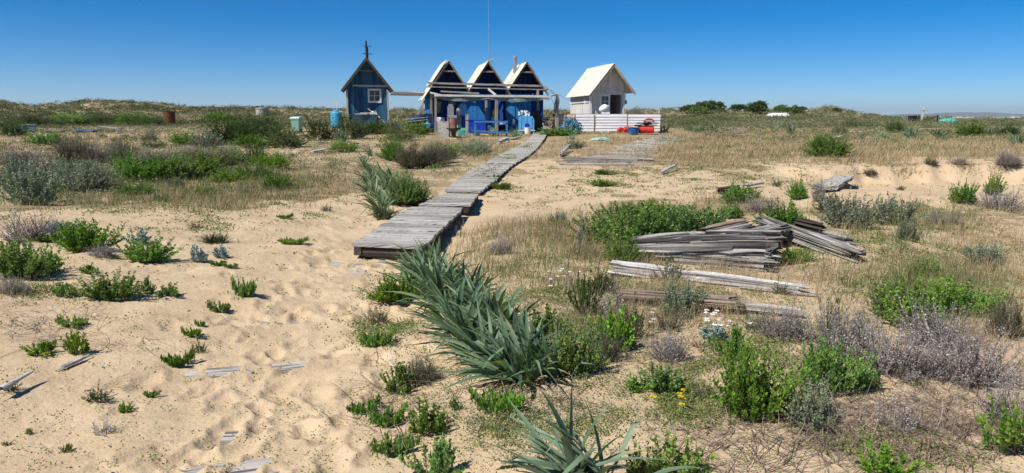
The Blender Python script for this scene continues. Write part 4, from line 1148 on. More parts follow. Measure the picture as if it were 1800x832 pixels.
mb = MB(); mb.box((0, 0, .5), (.6, .5, 1.0)); mb.box((0, -.26, .75), (.5, .03, .3)); mb.box((-.02, 0, 1.12), (.45, .4, .24)); mb.box((.05, -.2, 1.27), (.2, .1, .08))
tag(mb.build('stove_cabinet', M['black'], loc=spot(943, 44.2)), 'black cabinet and stove right of the light blue water tank', 'cabinet')
mb = MB(); mb.lathe([(.15, 0), (.16, .02), (.18, .34), (.19, .35), (.19, .37)], n=18); mb.tube([(-.18, -.02, .33), (-.1, -.1, .2), (.1, -.1, .2), (.18, -.02, .33)], .008, 4)
tag(mb.build('bucket', M['white_plastic'], loc=spot(927.5, 41.8) + Vector((0, 0, .06))), 'white bucket standing before the water tank', 'bucket')
mb = MB(); mb.box((0, 0, .03), (.9, .3, .06)); mb.box((0, .1, .09), (.7, .1, .06)); tag(mb.build('low_trestle', M['grey_wood'], loc=spot(962, 41.3) + Vector((0, 0, .12))), 'low grey plank trestle in the grass right of the bucket', 'trestle')
mb = MB(); mb.box((-.3, 0, -.06), (.05, .2, .3)); 
t = thing('junk_pile', 'dark pile of gear stacked left of the rusty fence sheet', 'gear pile', spot(965, 43.6))
mb = MB(); rr = random.Random(9)
for i in range(24):
    z_ = rr.uniform(.05, .95); mb.box((rr.uniform(-.28, .28), rr.uniform(-.2, .2), z_), (rr.uniform(.12, .45), rr.uniform(.1, .3), rr.uniform(.04, .14)), rr.uniform(-.5, .5), m=rr.choice((0, 0, 1, 2)))
mb.build('stacked_gear', [M['black'], M['grey_wood'], M['navy']], t)
mb = MB()
for i in range(5): mb.tube([(-.25 + .1 * i, -.3, 0), (-.2 + .08 * i, -.25, .6), (-.1 + .1 * i, -.22, .9)], .015, 4)
mb.build('rods', M['grey_wood'], t)
# pieces on the ground before the canopy
D = 40.2; p = spot(780, D)
t = thing('concrete_block', 'upright pale concrete slab block left of the rusty drum', 'block', p, R(-5))
mb = MB(); mb.box((0, 0, .36), (.60, .42, .92)); mb.build('body', M['concrete'], t)
mb = MB(); mb.box((-.31, -.02, .36), (.05, .38, .9)); mb.build('edge_board', M['grey_wood'], t)
D = 39.6; p = spot(797, D)
t = thing('pedestal_table', 'dark pedestal with a flat round top carrying the rusty drum', 'pedestal', p)
mb = MB(); mb.lathe([(.12, -.05), (.12, .3), (.30, .42), (.40, .46), (.40, .51), (.0, .51)], n=18); mb.build('body', M['dark_wood'], t)
t = thing('stove_drum', 'small rusty drum standing on the dark pedestal', 'drum', p + Vector((0, 0, .512)))
mb = MB(); r = .185; mb.lathe([(r * 1.05, 0), (r, .04), (r, .22), (r * 1.05, .24), (r, .26), (r, .5), (r * 1.06, .52), (r * .95, .52), (r * .95, .3)], n=20); mb.build('body', plain('pale_rust', (.26, .12, .075), .85, dirt=(.4, .34, .3), dirt_amt=.4, scale=5), t)
mb = MB(); mb.lathe([(.02, .28), (r * .9, .29), (r * .9, .3), (.02, .31)], n=16); mb.build('ash', M['black'], t)
D = 41.0; mb = MB(); mb.bar((0, 0, -.1), (.02, 0, 1.18), .16, .14, up=(0, 1, 0)); mb.bar((-.08, -.09, .9), (.1, -.09, .9), .03, .05)
tag(mb.build('wooden_post', M['grey_wood'], loc=spot(820.5, D)), 'thick weathered post standing left of the blue bench', 'post')
D = 40.6; pL = spot(834, D)
t = thing('blue_bench', 'open blue painted wooden bench frame beside the boardwalk end', 'bench', pL)
wB = sz(57, D)
mb = MB()
for y_ in (0, .2, .4): mb.box((wB / 2, y_, .82), (wB + .1, .17, .05))
mb.build('seat', M['deep_blue_board'], t)
mb = MB(); mb.box((wB / 2, -.12, .78), (wB + .08, .03, .09)); mb.bar((.1, -.14, .28), (wB + .1, -.14, .20), .05, .09); mb.build('rail', M['blue_paint_wood'], t)
for (x_, y_) in ((.06, -.06), (wB - .02, -.06), (.0, .45), (wB - .06, .45)):
    mb = MB(); mb.bar((x_, y_, -.08), (x_, y_, .8), .085, .085, up=(0, 1, 0)); mb.build('leg', M['blue_paint_wood'], t)
D = 41.6
t = thing('fish_box_stack', 'turquoise fish boxes in the scrub left of the thick post', 'fish boxes', spot(812, D))
mb = MB(); mb.box((0, 0, .12), (.5, .35, .24), .2); mb.box((.02, 0, .33), (.42, .33, .16), -.15); mb.box((-.18, -.1, .5), (.2, .2, .14), .6); mb.build('boxes', M['net_green'], t)
# pots, barrels before the fence
D = 42.4
t = thing('net_heap', 'heap of blue nets and pots with white ropes before the fence', 'net heap', spot(1004, D))
mb = MB(); rr = random.Random(4); V = []; Fm = []
nu, nv = 22, 10
for j in range(nv + 1):
    for i in range(nu):
        a = i / nu * 6.283; e = j / nv * 1.57; k_ = 1 + .22 * math.sin(a * 3 + j) * math.cos(e) + rr.uniform(-.1, .1)
        V.append((.54 * math.cos(a) * math.cos(e) * k_, .36 * math.sin(a) * math.cos(e) * k_, .70 * math.sin(e) * k_))
for j in range(nv):
    for i in range(nu): Fm.append((j * nu + i, j * nu + (i + 1) % nu, (j + 1) * nu + (i + 1) % nu, (j + 1) * nu + i))
mb.add(V, Fm); mb.build('net', M['net_blue'], t)
mb = MB()
for i in range(14):
    a = rr.uniform(0, 6.28); P_ = [(.66 * math.cos(a + k * .3) * (1 - k * .13), -.44 * abs(math.sin(a + k * .3)) * (1 - .1 * k), .1 + .17 * k + rr.uniform(-.03, .03)) for k in range(5)]
    mb.tube(P_, .014, 4)
mb.build('rope', M['rope'], t)
mb = MB()
for i in range(90):
    a = rr.uniform(0, 6.28); e = rr.uniform(0, 1.2); c_ = Vector((.60 * math.cos(a) * math.cos(e), .42 * math.sin(a) * math.cos(e), .80 * math.sin(e) + .05)); r_ = rr.uniform(.08, .22); b_ = rr.uniform(0, 6.28); n_ = unit(np.array([[rr.gauss(0, 1), rr.gauss(0, 1), rr.gauss(0, 1)]]))[0]
    u_ = Vector(np.cross(n_, [0, 0, 1.01])).normalized(); v_ = Vector(np.cross(n_, u_)).normalized()
    mb.tube([c_ + (u_ * math.cos(b_ + k * .55) + v_ * math.sin(b_ + k * .55)) * r_ * (1 + .2 * math.sin(k * 2)) for k in range(9)], rr.uniform(.010, .022), 4, m=rr.choice((0, 0, 1)))
mb.build('net_strands', [plain('strand_blue', (.05, .22, .34), .8), M['net_blue']], t)
mb = MB()
for s in (0, 1, 2): mb.tube([(-.5 + .5 * s, -.35, .02), (-.45 + .45 * s, -.3, .5), (-.2 + .2 * s, -.05, .95)], .012, 4)
mb.build('pot_frame', M['grey_metal'], t)
D = 42.3
lying_barrel(spot(1091, D) + Vector((0, 0, .10)), .15, .34, R(100), M['red_plastic'], 'leftmost and smallest red drum before the fence, seen end on')
lying_barrel(spot(1105, 42.5) + Vector((0, 0, .10)), .16, .52, R(5), M['red_plastic'], 'red drum lying between the end-on red drum and the blue tub')
lying_barrel(spot(1136, 42.0) + Vector((0, 0, .06)), .21, .84, R(-4), M['red_plastic'], 'largest red drum lying at the right end of the fence')
t = thing('blue_tub', 'open dark blue tub between the red drums', 'tub', spot(1114, 41.7))
mb = MB(); mb.lathe([(.24, 0), (.29, .06), (.31, .36), (.33, .38), (.33, .41), (.28, .41), (.27, .2)], n=22); mb.build('body', plain('tub_blue', (.01, .09, .26), .4), t)
mb = MB(); mb.lathe([(.02, .30), (.26, .31), (.26, .32), (.02, .33)], n=16); mb.build('contents', M['black'], t)
mb = MB(); rr = random.Random(6)
for i in range(9): mb.box((rr.uniform(-.3, .3), rr.uniform(-.1, .1), .04 + .022 * i), (rr.uniform(.4, .95), .35, .022), rr.uniform(-.15, .15))
mb.box((-.55, 0, .02), (.3, .3, .1), .3); tag(mb.build('black_sheets', M['black'], loc=spot(1139, 42.0) + Vector((0, 0, .47))), 'black sheets stacked on the largest red drum', 'sheets')
mb = MB(); mb.tube([(.27 * math.cos(k / 16 * math.pi), 0, .15 * math.sin(k / 16 * math.pi)) for k in range(17)], .045, 8); mb.tube([(-.3, 0, 0), (.3, 0, 0)], .03, 8)
tag(mb.build('red_hoop', M['red_plastic'], loc=spot(1141, 41.9) + Vector((0, 0, .72))), 'red half hoop resting on the black sheets', 'hoop')
# table with white float by the doorway
D = 44.6
t = table('door_table', spot(1064, D), .55, .4, .98, M['white_board'], 'small white table between fence and white hut')
mb = MB(); mb.box((0, 0, .11), (.5, .3, .22)); mb.box((0, -.16, .11), (.44, .02, .05)); tag(mb.build('tool_box', M['cloth_white'], loc=spot(1064, D) + Vector((0, 0, .982))), 'white box on the small table by the hut window', 'box')
mb = MB(); Q = Matrix.Rotation(R(65), 3, 'Y'); mb.lathe([(.01, -.32), (.12, -.28), (.2, -.15), (.235, 0), (.22, .14), (.13, .25), (.06, .28), (.05, .34)], (0, 0, .22), 20, M=Q)
tag(mb.build('white_buoy', M['white_plastic'], loc=spot(1062, D) + Vector((-.02, 0, 1.19)), smooth=True), 'white egg shaped buoy on the white box by the hut window', 'buoy')

# nets on the ground
def soft_heap(name, px, D, w, d, h, mat, label, cat, seed):
    rr = random.Random(seed); V = []; Fm = []; nu, nv = 26, 8
    for j in range(nv + 1):
        for i in range(nu):
            a = i / nu * 6.283; e = j / nv * 1.5; k_ = 1 + .25 * math.sin(a * 2 + seed) + rr.uniform(-.09, .09)
            V.append((w / 2 * math.cos(a) * math.cos(e) * k_, d / 2 * math.sin(a) * math.cos(e) * k_, h * math.sin(e) * rr.uniform(.75, 1.1)))
    for j in range(nv):
        for i in range(nu): Fm.append((j * nu + i, j * nu + (i + 1) % nu, (j + 1) * nu + (i + 1) % nu, (j + 1) * nu + i))
    mb = MB(); mb.add(V, Fm); rr = random.Random(seed)
    for i in range(8):
        a = rr.uniform(0, 6.28); mb.tube([(w * .5 * math.cos(a + k * .25) * (1 - k * .15), d * .5 * math.sin(a + k * .25) * (1 - k * .15), h * (.15 + .22 * k)) for k in range(5)], .02, 4)
    return tag(mb.build(name, mat, loc=spot(px, D)), label, cat)
soft_heap('net_pile', 1056, 37.5, .85, .6, .16, M['net_pale'], 'pale green net dropped in the grass before the fence', 'net', 2)
soft_heap('net_pile', 1666, 74, 2.4, 1.0, .45, M['net_green'], 'turquoise net pile far off beside the distant posts', 'net', 5)

# ------------------------------------------------------------ farther things
t = thing('wheelie_bin', 'pale green wheeled bin standing in dark scrub', 'bin', G(522, 233), R(-6))
mb = MB(); w0, w1, h_ = .20, .27, .88; k_b = G(522, 233).y * 27 / F / 1.0; t.scale = (k_b,) * 3
c8 = [(-w0, -.22, .05), (w0, -.22, .05), (w0, .2, .05), (-w0, .2, .05), (-w1, -.30, h_), (w1, -.30, h_), (w1, .28, h_), (-w1, .28, h_)]
mb.hexa(c8); mb.box((0, 0, h_ - .05), (w1 * 2 + .04, .62, .07)); mb.build('body', M['bin_green'], t)
mb = MB(); mb.hexa([(-.31, -.34, h_), (.31, -.34, h_), (.31, .34, h_), (-.31, .34, h_), (-.29, -.30, h_ + .08), (.29, -.30, h_ + .08), (.29, .3, h_ + .13), (-.29, .3, h_ + .13)]); mb.build('lid', M['bin_lid'], t)
for s in (-1, 1):
    mb = MB(); mb.lathe([(.09, 0), (.1, .01), (.1, .04), (.09, .05)], (s * .22 - .02, .22, .1), 14, M=Matrix.Rotation(R(90), 3, 'Y')); mb.build('wheel', M['black'], t)
mb = MB(); mb.tube([(-.2, .32, h_), (-.2, .38, h_ + .04), (.2, .38, h_ + .04), (.2, .32, h_)], .018, 6); mb.build('handle', M['black'], t)
t = thing('concrete_ring', 'grey concrete well ring on the far scrub left of the bin', 'well ring', G(461, 204)); k_b = G(461, 204).y * 22 / F / 1.06; t.scale = (k_b,) * 3
mb = MB(); mb.lathe([(.50, -.1), (.50, .52), (.53, .53), (.53, .62), (.42, .62), (.42, .2)], n=24); mb.build('ring', M['concrete'], t)
mb = MB(); mb.lathe([(.3, .60), (.41, .64), (.2, .68), (.02, .69)], n=18); mb.build('cover', M['concrete'], t)
p = G(298, 220); k_b = p.y * 19.5 / F / .70
t = thing('rusty_drum', 'dark rusty steel drum standing open on the far left slope', 'drum', p); t.scale = (k_b,) * 3
mb = MB(); r = .34; pr = [(r, -.05), (r, .25), (r * 1.04, .28), (r, .31), (r, .5), (r * 1.04, .53), (r, .56), (r * 1.0, .82), (r * 1.05, .84), (r * .96, .84), (r * .96, .3)]; mb.lathe(pr, n=24, M=Matrix.Rotation(R(3), 3, 'Y')); mb.build('body', M['rust'], t)
def plank_thing(px, py, wpx, hpx, dep, mat, label, name='plank', cat='plank', tilt=0.0, rz=0, lift=0):
    p = G(px, py); m = p.y / F; w, h = wpx * m, hpx * m
    t = thing(name, label, cat, p + Vector((0, 0, lift)), rz)
    mb = MB(); e = tilt
    for k in range(3): mb.bar((-w / 2, dep * (k - 1) * .34, h * .5 - e * w / 2), (w / 2 * random.uniform(.9, 1.05), dep * (k - 1) * .34, h * .5 + e * w / 2), dep * .31, h * .35)
    mb.build('boards', mat, t)
    mb = MB()
    for s in (-.35, .35): mb.box((s * w, 0, h * .15 + e * s * w), (.08, dep * .9, h * .4), 0)
    mb.build('crosspiece', mat, t); return t
t = thing('board_screen', 'blue board panel standing in the far left scrub', 'panel', G(48, 229)); m_ = G(48, 229).y / F
mb = MB(); mb.box((0, 0, 5 * m_), (30 * m_, .12, 8 * m_)); mb.build('board', M['blue_paint_wood'], t); mb = MB(); mb.box((0, -.08, 9 * m_), (31 * m_, .06, 1.4 * m_)); mb.build('rail', M['grey_wood'], t)
plank_thing(97, 233, 32, 5, .7, M['grey_wood'], 'short grey plank deck left of the blue planks', 'plank_deck', 'planks')
plank_thing(153, 232, 38, 6, .7, M['blue_paint_wood'], 'blue painted plank stack lying on the far left sand', 'plank_stack', 'planks')
plank_thing(196, 230, 34, 4, .5, M['grey_wood'], 'grey planks tilting over others right of the blue stack', 'plank_stack', 'planks', tilt=-.12, lift=.12)
plank_thing(215, 231, 50, 4, .5, M['pale_wood'], 'flat pale planks under the tilted grey ones', 'plank_stack', 'planks')
# right horizon
D = 74
t = thing('dark_bin', 'dark open bin on posts far off on the right horizon', 'bin', spot(1604, D)); 
mb = MB(); mb.hexa([(-.28, -.2, .15), (.22, -.2, .15), (.22, .3, .15), (-.28, .3, .15), (-.32, -.3, .62), (.36, -.3, .66), (.36, .3, .66), (-.32, .3, .62)]); mb.build('body', M['black'], t)
for s in (-.28, .3): mb = MB(); mb.box((s, 0, .2), (.06, .06, .7)); mb.build('leg', M['dark_wood'], t)
def post(px, D, hpx, w, mat, lab, lean=0, name='fence_post'):
    p = spot(px, D); h = hpx * D / F; mb = MB(); mb.bar((0, 0, -.15), (lean * h, 0, h), w, w, up=(0, 1, 0)); mb.bar((-w, -w * .6, h * .8), (w + lean * h * 1.6, -w * .6, h * .8), w * .4, w * .5)
    return tag(mb.build(name, mat, loc=p), lab, 'post')
post(1619, D, 26, .13, M['pale_wood'], 'tallest pale post on the right horizon, leaning slightly', .16)
post(1615, D, 12, .10, M['dark_wood'], 'short dark post touching the tallest pale one')
post(1632, 78, 10, .06, M['dark_wood'], 'thin dark stake right of the tallest pale post', -.2)
post(1640, 78, 10, .06, M['dark_wood'], 'thin stake midway between the pale post and the turquoise net', .3)
post(1648, D, 13, .10, M['black'], 'stout black post just left of the turquoise net')
post(1147, 60, 20, .09, M['grey_wood'], 'lone grey post on the skyline right of the white hut')
p = G(1368, 206); t = thing('upturned_boat', 'white upturned dinghy far off among the bushes', 'boat', p, R(5)); V = []; Fb = []; k = 12
for i in range(k + 1):
    u = i / k; wd = .55 * math.sin(math.pi * (.06 + .88 * u)) ** .7
    for a in range(7): th_ = math.pi * a / 6; V.append((-1.3 + 2.6 * u, -wd * math.cos(th_), .42 * math.sin(th_) ** .8 * (wd / .55) ** .4))
for i in range(k):
    for j in range(6): a = i * 7 + j; Fb.append((a, a + 7, a + 8, a + 1))
Fb += [tuple(range(7)), tuple(reversed(range(k * 7, k * 7 + 7)))]
mb = MB(); mb.add(V, Fb); mb.build('hull', M['white_plastic'], t, smooth=True); mb = MB(); mb.bar((-1.2, 0, .42), (1.2, 0, .42), .05, .06); mb.build('keel', M['white_plastic'], t)

# the far town on the other shore: far too many to count
mb = MB(); rr = random.Random(12)
for i in range(260):
    px = rr.uniform(1630, 2300) if rr.random() < .85 else rr.uniform(1560, 1640); d_ = rr.uniform(3080, 3300); h_ = rr.uniform(3, 7) * (1.4 if rr.random() < .1 else 1)
    mb.box((at(px, 208, d_).x, d_, .5 + h_ / 2), (rr.uniform(8, 30), 10, h_), rr.uniform(-.3, .3), m=rr.choice((0, 0, 0, 1)))
tag(mb.build('distant_town', [M['white_plastic'], plain('terracotta', (.45, .22, .14), .8)]), kind='stuff')
# ------------------------------------------------------------ boardwalk
def walk(name, label, La, Ra, seed, n, mat, z_off, cat='boardwalk', group=None, thick=.04, beams=True, skip=0.0, ragged=.05, sag=.02):
    """planks across between the left and right edges (lists of world points from near to far)"""
    rr = random.Random(seed)
    o0 = (La[0] + Ra[0]) / 2; o0.z = H0(o0.x, o0.y).item()
    t = thing(name, label, cat, o0, 0, group)
    def edge(E, u):
        k = u * (len(E) - 1); i = min(int(k), len(E) - 2); return E[i].lerp(E[i + 1], k - i)
    mb = MB()
    for i in range(n):
        if rr.random() < skip: continue
        u0, u1 = i / n, (i + .93) / n
        a, b, c, d = edge(La, u0), edge(Ra, u0), edge(Ra, u1), edge(La, u1)
        e = (b - a).normalized(); l_, r_ = rr.uniform(-ragged, ragged), rr.uniform(-ragged, ragged)
        a = a - e * l_; d = d - e * l_; b = b + e * r_; c = c + e * r_
        dz = rr.uniform(-.006, .008) + z_off; tz = rr.uniform(-.008, .008)
        P_ = [v - o0 + Vector((0, 0, dz + s_ * tz)) for v, s_ in ((a, -1), (b, 1), (c, 1), (d, -1))]
        lo = [v - Vector((0, 0, thick)) for v in P_]
        mb.hexa(lo + P_, 0, rr.random(), 0)
    mb.build('deck', mat, t)
    if beams:
        for f in (.08, .92):
            mb = MB(); k = 10
            pts = [edge(La, j / k).lerp(edge(Ra, j / k), f) - o0 + Vector((0, 0, z_off - thick - .055)) for j in range(k + 1)]
            for j in range(k): mb.bar(pts[j], pts[j + 1].lerp(pts[j], -.02), .09, .11)
            mb.build('bearer', M['dark_wood'], t)
    return t

def E(pts, h=0.0, flat=None):
    out = []
    for (px, py) in pts:
        p = G(px, py); p.z = (H0(p.x, p.y).item() if flat is None else flat) + h; out.append(p)
    return out
def raised(px, py, zz):
    d = ray(px, py); t = (zz - CAM_Z) / d.z; return Vector((d.x * t, d.y * t, zz))
z1 = .15
LA = [raised(618, 428, z1), raised(722, 363, z1 + .01)]; RA = [raised(744, 434, z1), raised(814, 366, z1 + .01)]
s1 = walk('boardwalk_section', 'nearest short boardwalk section, its front end hanging above the sand', LA, RA, 3, 27, M['deck_wood'], 0, ragged=.014, sag=0)
fr0 = (LA[0] + RA[0]) / 2; fr0.z = float(H0(fr0.x, fr0.y))
mb = MB(); Q = Matrix.Rotation(R(90), 3, 'Y')
a = LA[0].lerp(RA[0], .10) - fr0 + Vector((0, .10, -.13)); b = LA[0].lerp(RA[0], .98) - fr0 + Vector((0, .10, -.13))
a.z = b.z = z1 - .115 - 0
mb.tube([a, a.lerp(b, .3), a.lerp(b, .7), b], [.07, .072, .066, .06], 12); mb.build('sleeper_log', M['dark_wood'], s1)
LB = [raised(737, 360, .17), raised(782, 339, .10)]; RB = [raised(826, 360, .19), raised(842, 341, .15)]
walk('boardwalk_section', 'short pale boardwalk step behind the nearest section, half drifted over with sand', LB, RB, 5, 9, M['deck_wood'], 0.0, ragged=.02)
def edgeline(pts, lift):
    out = []
    for (px, py) in pts:
        p = G(px, py); z = float(H0(p.x, p.y)) + lift
        for _ in range(6):
            d = ray(px, py); t = (z - CAM_Z) / d.z; q = Vector((d.x * t, d.y * t, z)); z = float(H0(q.x, q.y)) + lift
        q.z = z; out.append(q)
    return out
L3 = edgeline([(783, 336), (796, 320), (825, 301), (851, 287), (891, 266), (925, 250), (940, 242)], .06); R3 = edgeline([(846, 336), (864, 322.5), (880, 307), (901, 289.5), (928, 274), (946, 259), (963, 243)], .085)
def resample(E_, n):
    d = [0]
    for i in range(1, len(E_)): d.append(d[-1] + (E_[i] - E_[i - 1]).length)
    out = []
    for k in range(n):
        s = d[-1] * k / (n - 1); i = max(j for j in range(len(d)) if d[j] <= s + 1e-9); i = min(i, len(E_) - 2); out.append(E_[i].lerp(E_[i + 1], (s - d[i]) / (d[i + 1] - d[i])))
    return out
L3, R3 = resample(L3, 14), resample(R3, 14)
DECKP = [(L3[i], R3[i]) for i in range(14)]
walk('boardwalk', 'long grey boardwalk running from the sand up to the huts', L3, R3, 8, 175, M['deck_wood'], 0.0, skip=.012, ragged=.028)
# dark soil trapped along its right edge is the shadow; a second walk of broken boards
L4 = edgeline([(985, 290), (1030, 272), (1090, 258), (1160, 243)], .05); R4 = edgeline([(1130, 290), (1130, 275), (1165, 259), (1205, 244)], .05)
walk('old_boardwalk', 'old broken boardwalk with gaps, half overgrown before the fence', resample(L4, 8), resample(R4, 8), 14, 60, M['grey_wood'], 0.0, skip=.38, ragged=.35, beams=False)
for (a, b, w, th, m, lab, seed) in (((975, 286), (1130, 290), .34, .06, 'grey_wood', 'flat grey planks stacked at the near end of the old boardwalk', 1),):
    A, B_ = G(*a), G(*b); t = thing('plank_stack', lab, 'planks', (A + B_) / 2)
    mb = MB(); o0 = (A + B_) / 2
    for k in range(5): mb.bar(A - o0 + Vector((random.uniform(0, .5), k * .16 - .2, .05 + .045 * (k % 3))), B_ - o0 + Vector((random.uniform(-.3, .1), k * .18 - .2, .05 + .045 * (k % 3))), .15, .04)
    mb.build('boards', M[m], t)
    for k in (-1, 0, 1): mb = MB(); mb.box((k * .9, 0, .0), (.12, .8, .10)); mb.build('bearer', M['dark_wood'], t)

# ------------------------------------------------------------ weathered timbers
def timber(name, P0, P1, w, h, seed, mat, label, cat='timber', rough=.22, taper=(1, 1), roll=0.0, nseg=60, na=40, split=.5, flat=False):
    """a split, furrowed beam: furrows run along it, its ends are broken back unevenly"""
    rg = np.random.default_rng(seed); P0 = Vector(P0); P1 = Vector(P1); c = (P0 + P1) / 2
    d = (P1 - P0); Ln = d.length; d = d.normalized(); sd = d.cross(Vector((0, 0, 1))).normalized(); up = sd.cross(d).normalized()
    if roll: q = Matrix.Rotation(roll, 3, d); sd = q @ sd; up = q @ up
    u = np.linspace(0, 1, nseg)[:, None]; a = np.linspace(0, 2 * np.pi, na, endpoint=False)[None, :]
    ca, sa = np.cos(a), np.sin(a); pw = .45 if not flat else .25
    cx = np.sign(ca) * np.abs(ca) ** pw; cz = np.sign(sa) * np.abs(sa) ** pw
    A = a / (2 * np.pi) * na / 2.2; U = u * Ln
    gr = np.abs(vnoise(A * 1.4 + 0 * U + seed, U * .7 + 0 * A, seed)) * 2 + np.abs(vnoise(A * 3.1 + 0 * U, U * 1.3 + 0 * A, seed + 1)) * 1.2
    fur = 1 - rough * gr * 1.1 - split * .35 * (np.abs(vnoise(A * .55 + 0 * U, U * .5 + 0 * A, seed + 2)) < .05)
    tp = taper[0] + (taper[1] - taper[0]) * u
    rr_ = np.clip(fur, .35, 1.1) * tp
    low = 1 + .12 * vnoise(U * 1.6, 0 * U, seed + 4)
    # jagged ends
    e0 = (_h(np.floor(A * 1.7), A * 0, seed + 6)) * .14 * (1 + rough * 2); e1 = (_h(np.floor(A * 1.7), A * 0, seed + 7)) * .15 * (1 + rough * 2)
    Ue = U + e0 * np.clip(1 - u * 8, 0, 1) - e1 * np.clip(1 - (1 - u) * 8, 0, 1)
    X = cx * w / 2 * rr_ * low; Z = cz * h / 2 * rr_ * low + .03 * h * 4 * vnoise(U * .9, 0 * U, seed + 5)
    V = np.array(P0 - c)[None, None] + np.array(d)[None, None] * Ue[..., None] + np.array(sd)[None, None] * X[..., None] + np.array(up)[None, None] * Z[..., None]
    i = np.arange(nseg - 1)[:, None] * na; j = np.arange(na)[None, :]; j2 = (j + 1) % na
    Q = np.stack([i + j, i + j2, i + na + j2, i + na + j], -1).reshape(-1, 4)
    Vl = V.reshape(-1, 3); n0 = len(Vl)
    V2 = np.concatenate([Vl, V[0].mean(0)[None] + np.array(d) * .05, V[-1].mean(0)[None] - np.array(d) * .05])
    F_l = [tuple(q) for q in Q] + [(n0, (k + 1) % na, k) for k in range(na)] + [(n0 + 1, (nseg - 1) * na + k, (nseg - 1) * na + (k + 1) % na) for k in range(na)]
    uvv = np.stack([Ue + 0 * A + seed * 1.7, (A * 2.2 / na) * (w + h) * 2 * np.ones_like(Ue)], -1).reshape(-1, 2)
    uvv = np.concatenate([uvv, [[0, 0], [0, 0]]])
    uv = [uvv[k] for f in F_l for k in f]
    tn = np.clip(.55 + .4 * vnoise(A * .3 + 0 * U, U * .8 + 0 * A, seed + 9), 0, 1).ravel(); tn = np.concatenate([tn, [.1, .1]])
    o = mk(name, V2, F_l, M[mat], loc=c, tint=tn, uv=np.array(uv))
    return tag(o, label, cat)
def gp(px, py, lift): p = G(px, py); p.z = float(H0(p.x, p.y)) + lift; return p
timber('timber_beam', gp(1098, 455, .12), gp(1378, 468, .22), .36, .38, 21, 'sleeper', 'thickest split grey timber in the heap, lying across its front', rough=.36, taper=(.6, 1.05), nseg=110, na=84)
timber('timber_beam', gp(1180, 458, .02), gp(1372, 480, .06), .26, .14, 22, 'sleeper', 'dark low beam half buried under the thickest timber', rough=.3)
timber('timber_beam', gp(1330, 414, .19), gp(1518, 466, .07), .30, .17, 23, 'sleeper', 'long timber sloping down to the right across the heap', rough=.30, taper=(.8, .8), nseg=100, na=72, roll=.2)
timber('timber_beam', gp(1222, 432, .15), gp(1318, 416, .20), .18, .10, 24, 'brown_wood', 'brown splintered beam rising behind the thickest timber', rough=.4, taper=(1, .8))
timber('timber_beam', gp(1228, 442, .14), gp(1330, 424, .18), .22, .10, 25, 'sleeper', 'grey splintered beam tucked under the brown one', rough=.4)
timber('timber_block', gp(1290, 446, .20), gp(1384, 430, .17), .30, .17, 26, 'sleeper', 'short fan-shaped grey block on the middle of the heap', rough=.42, taper=(.5, 1.2))
timber('timber_beam', gp(1388, 416, .20), gp(1452, 424, .14), .30, .16, 27, 'dark_wood', 'dark splintered stump behind the sloping timber', rough=.45)
timber('timber_beam', gp(1400, 436, .10), gp(1506, 438, .06), .28, .16, 28, 'sleeper', 'squat dark grey beam at the right end of the heap', rough=.35)
timber('timber_beam', gp(1400, 418, .14), gp(1500, 434, .06), .14, .07, 29, 'sleeper', 'thin grey beam lying on the right end of the heap', rough=.3)
timber('timber_beam', gp(1318, 400, .12), gp(1380, 404, .14), .24, .08, 30, 'sleeper', 'short grey board at the top of the heap among green shrubs', rough=.3)
timber('long_beam', gp(1066, 480, .07), gp(1438, 524, .05), .20, .13, 31, 'pale_wood', 'long pale grey beam lying alone in front of the heap', rough=.24, taper=(1.15, .75), nseg=140, na=44)
timber('long_plank', gp(1075, 530, .07), gp(1312, 556, .12), .20, .055, 32, 'brown_wood', 'brownish plank lying nearest below the long pale beam', rough=.12, flat=True)
timber('long_plank', gp(1290, 548, .06), gp(1425, 562, .05), .13, .045, 33, 'grey_wood', 'narrow grey plank continuing from the brownish plank', rough=.12, flat=True)
timber('timber_slab', gp(1448, 340, .10), gp(1484, 325, .20), .55, .10, 34, 'grey_wood', 'wide grey slab lying tilted on the sand above the heap', rough=.15, flat=True, nseg=40)
timber('driftwood', gp(1258, 344, .10), gp(1302, 340, .12), .30, .16, 35, 'dark_wood', 'dark driftwood chunk at the edge of the sand hollow', rough=.35, nseg=30)
timber('driftwood', gp(1306, 334, .08), gp(1340, 330, .12), .22, .06, 36, 'grey_wood', 'thin grey driftwood board right of the dark chunk', rough=.2, nseg=30)
timber('driftwood', gp(1160, 308, .06), gp(1188, 300, .16), .12, .07, 37, 'pale_wood', 'small pale driftwood piece on the middle sand', rough=.3, nseg=24)
timber('driftwood', gp(985, 277, .08), gp(1000, 266, .25), .16, .10, 38, 'grey_wood', 'gnarled grey driftwood beside the boardwalk right edge', rough=.4, nseg=24)
timber('driftwood', gp(874, 254, .10), gp(893, 251, .18), .30, .16, 39, 'pale_wood', 'pale driftwood lump left of the upper boardwalk', rough=.4, nseg=24)
timber('driftwood', gp(898, 247, .05), gp(915, 244, .10), .22, .07, 40, 'grey_wood', 'flat driftwood plank by the far end of the boardwalk', rough=.2, nseg=24)
timber('driftwood', gp(548, 270, .05), gp(585, 266, .12), .3, .08, 44, 'pale_wood', 'pale weathered boards in the scrub below the bin', rough=.4, nseg=30)
timber('driftwood', gp(1460, 246, .06), gp(1480, 243, .09), .3, .07, 45, 'pale_wood', 'short pale board in the meadow at right', rough=.2, nseg=20)
timber('driftwood_stick', gp(-8, 705, .05), gp(68, 667, .07), .045, .035, 41, 'pale_wood', 'pale stick with a pointed end at the left edge', rough=.25, taper=(1.1, .25), nseg=30, na=16)
timber('driftwood_stick', gp(124, 645, .02), gp(146, 638, .03), .035, .025, 42, 'pale_wood', 'tiny pale chip below the left trailing shrub', rough=.2, nseg=16, na=12)
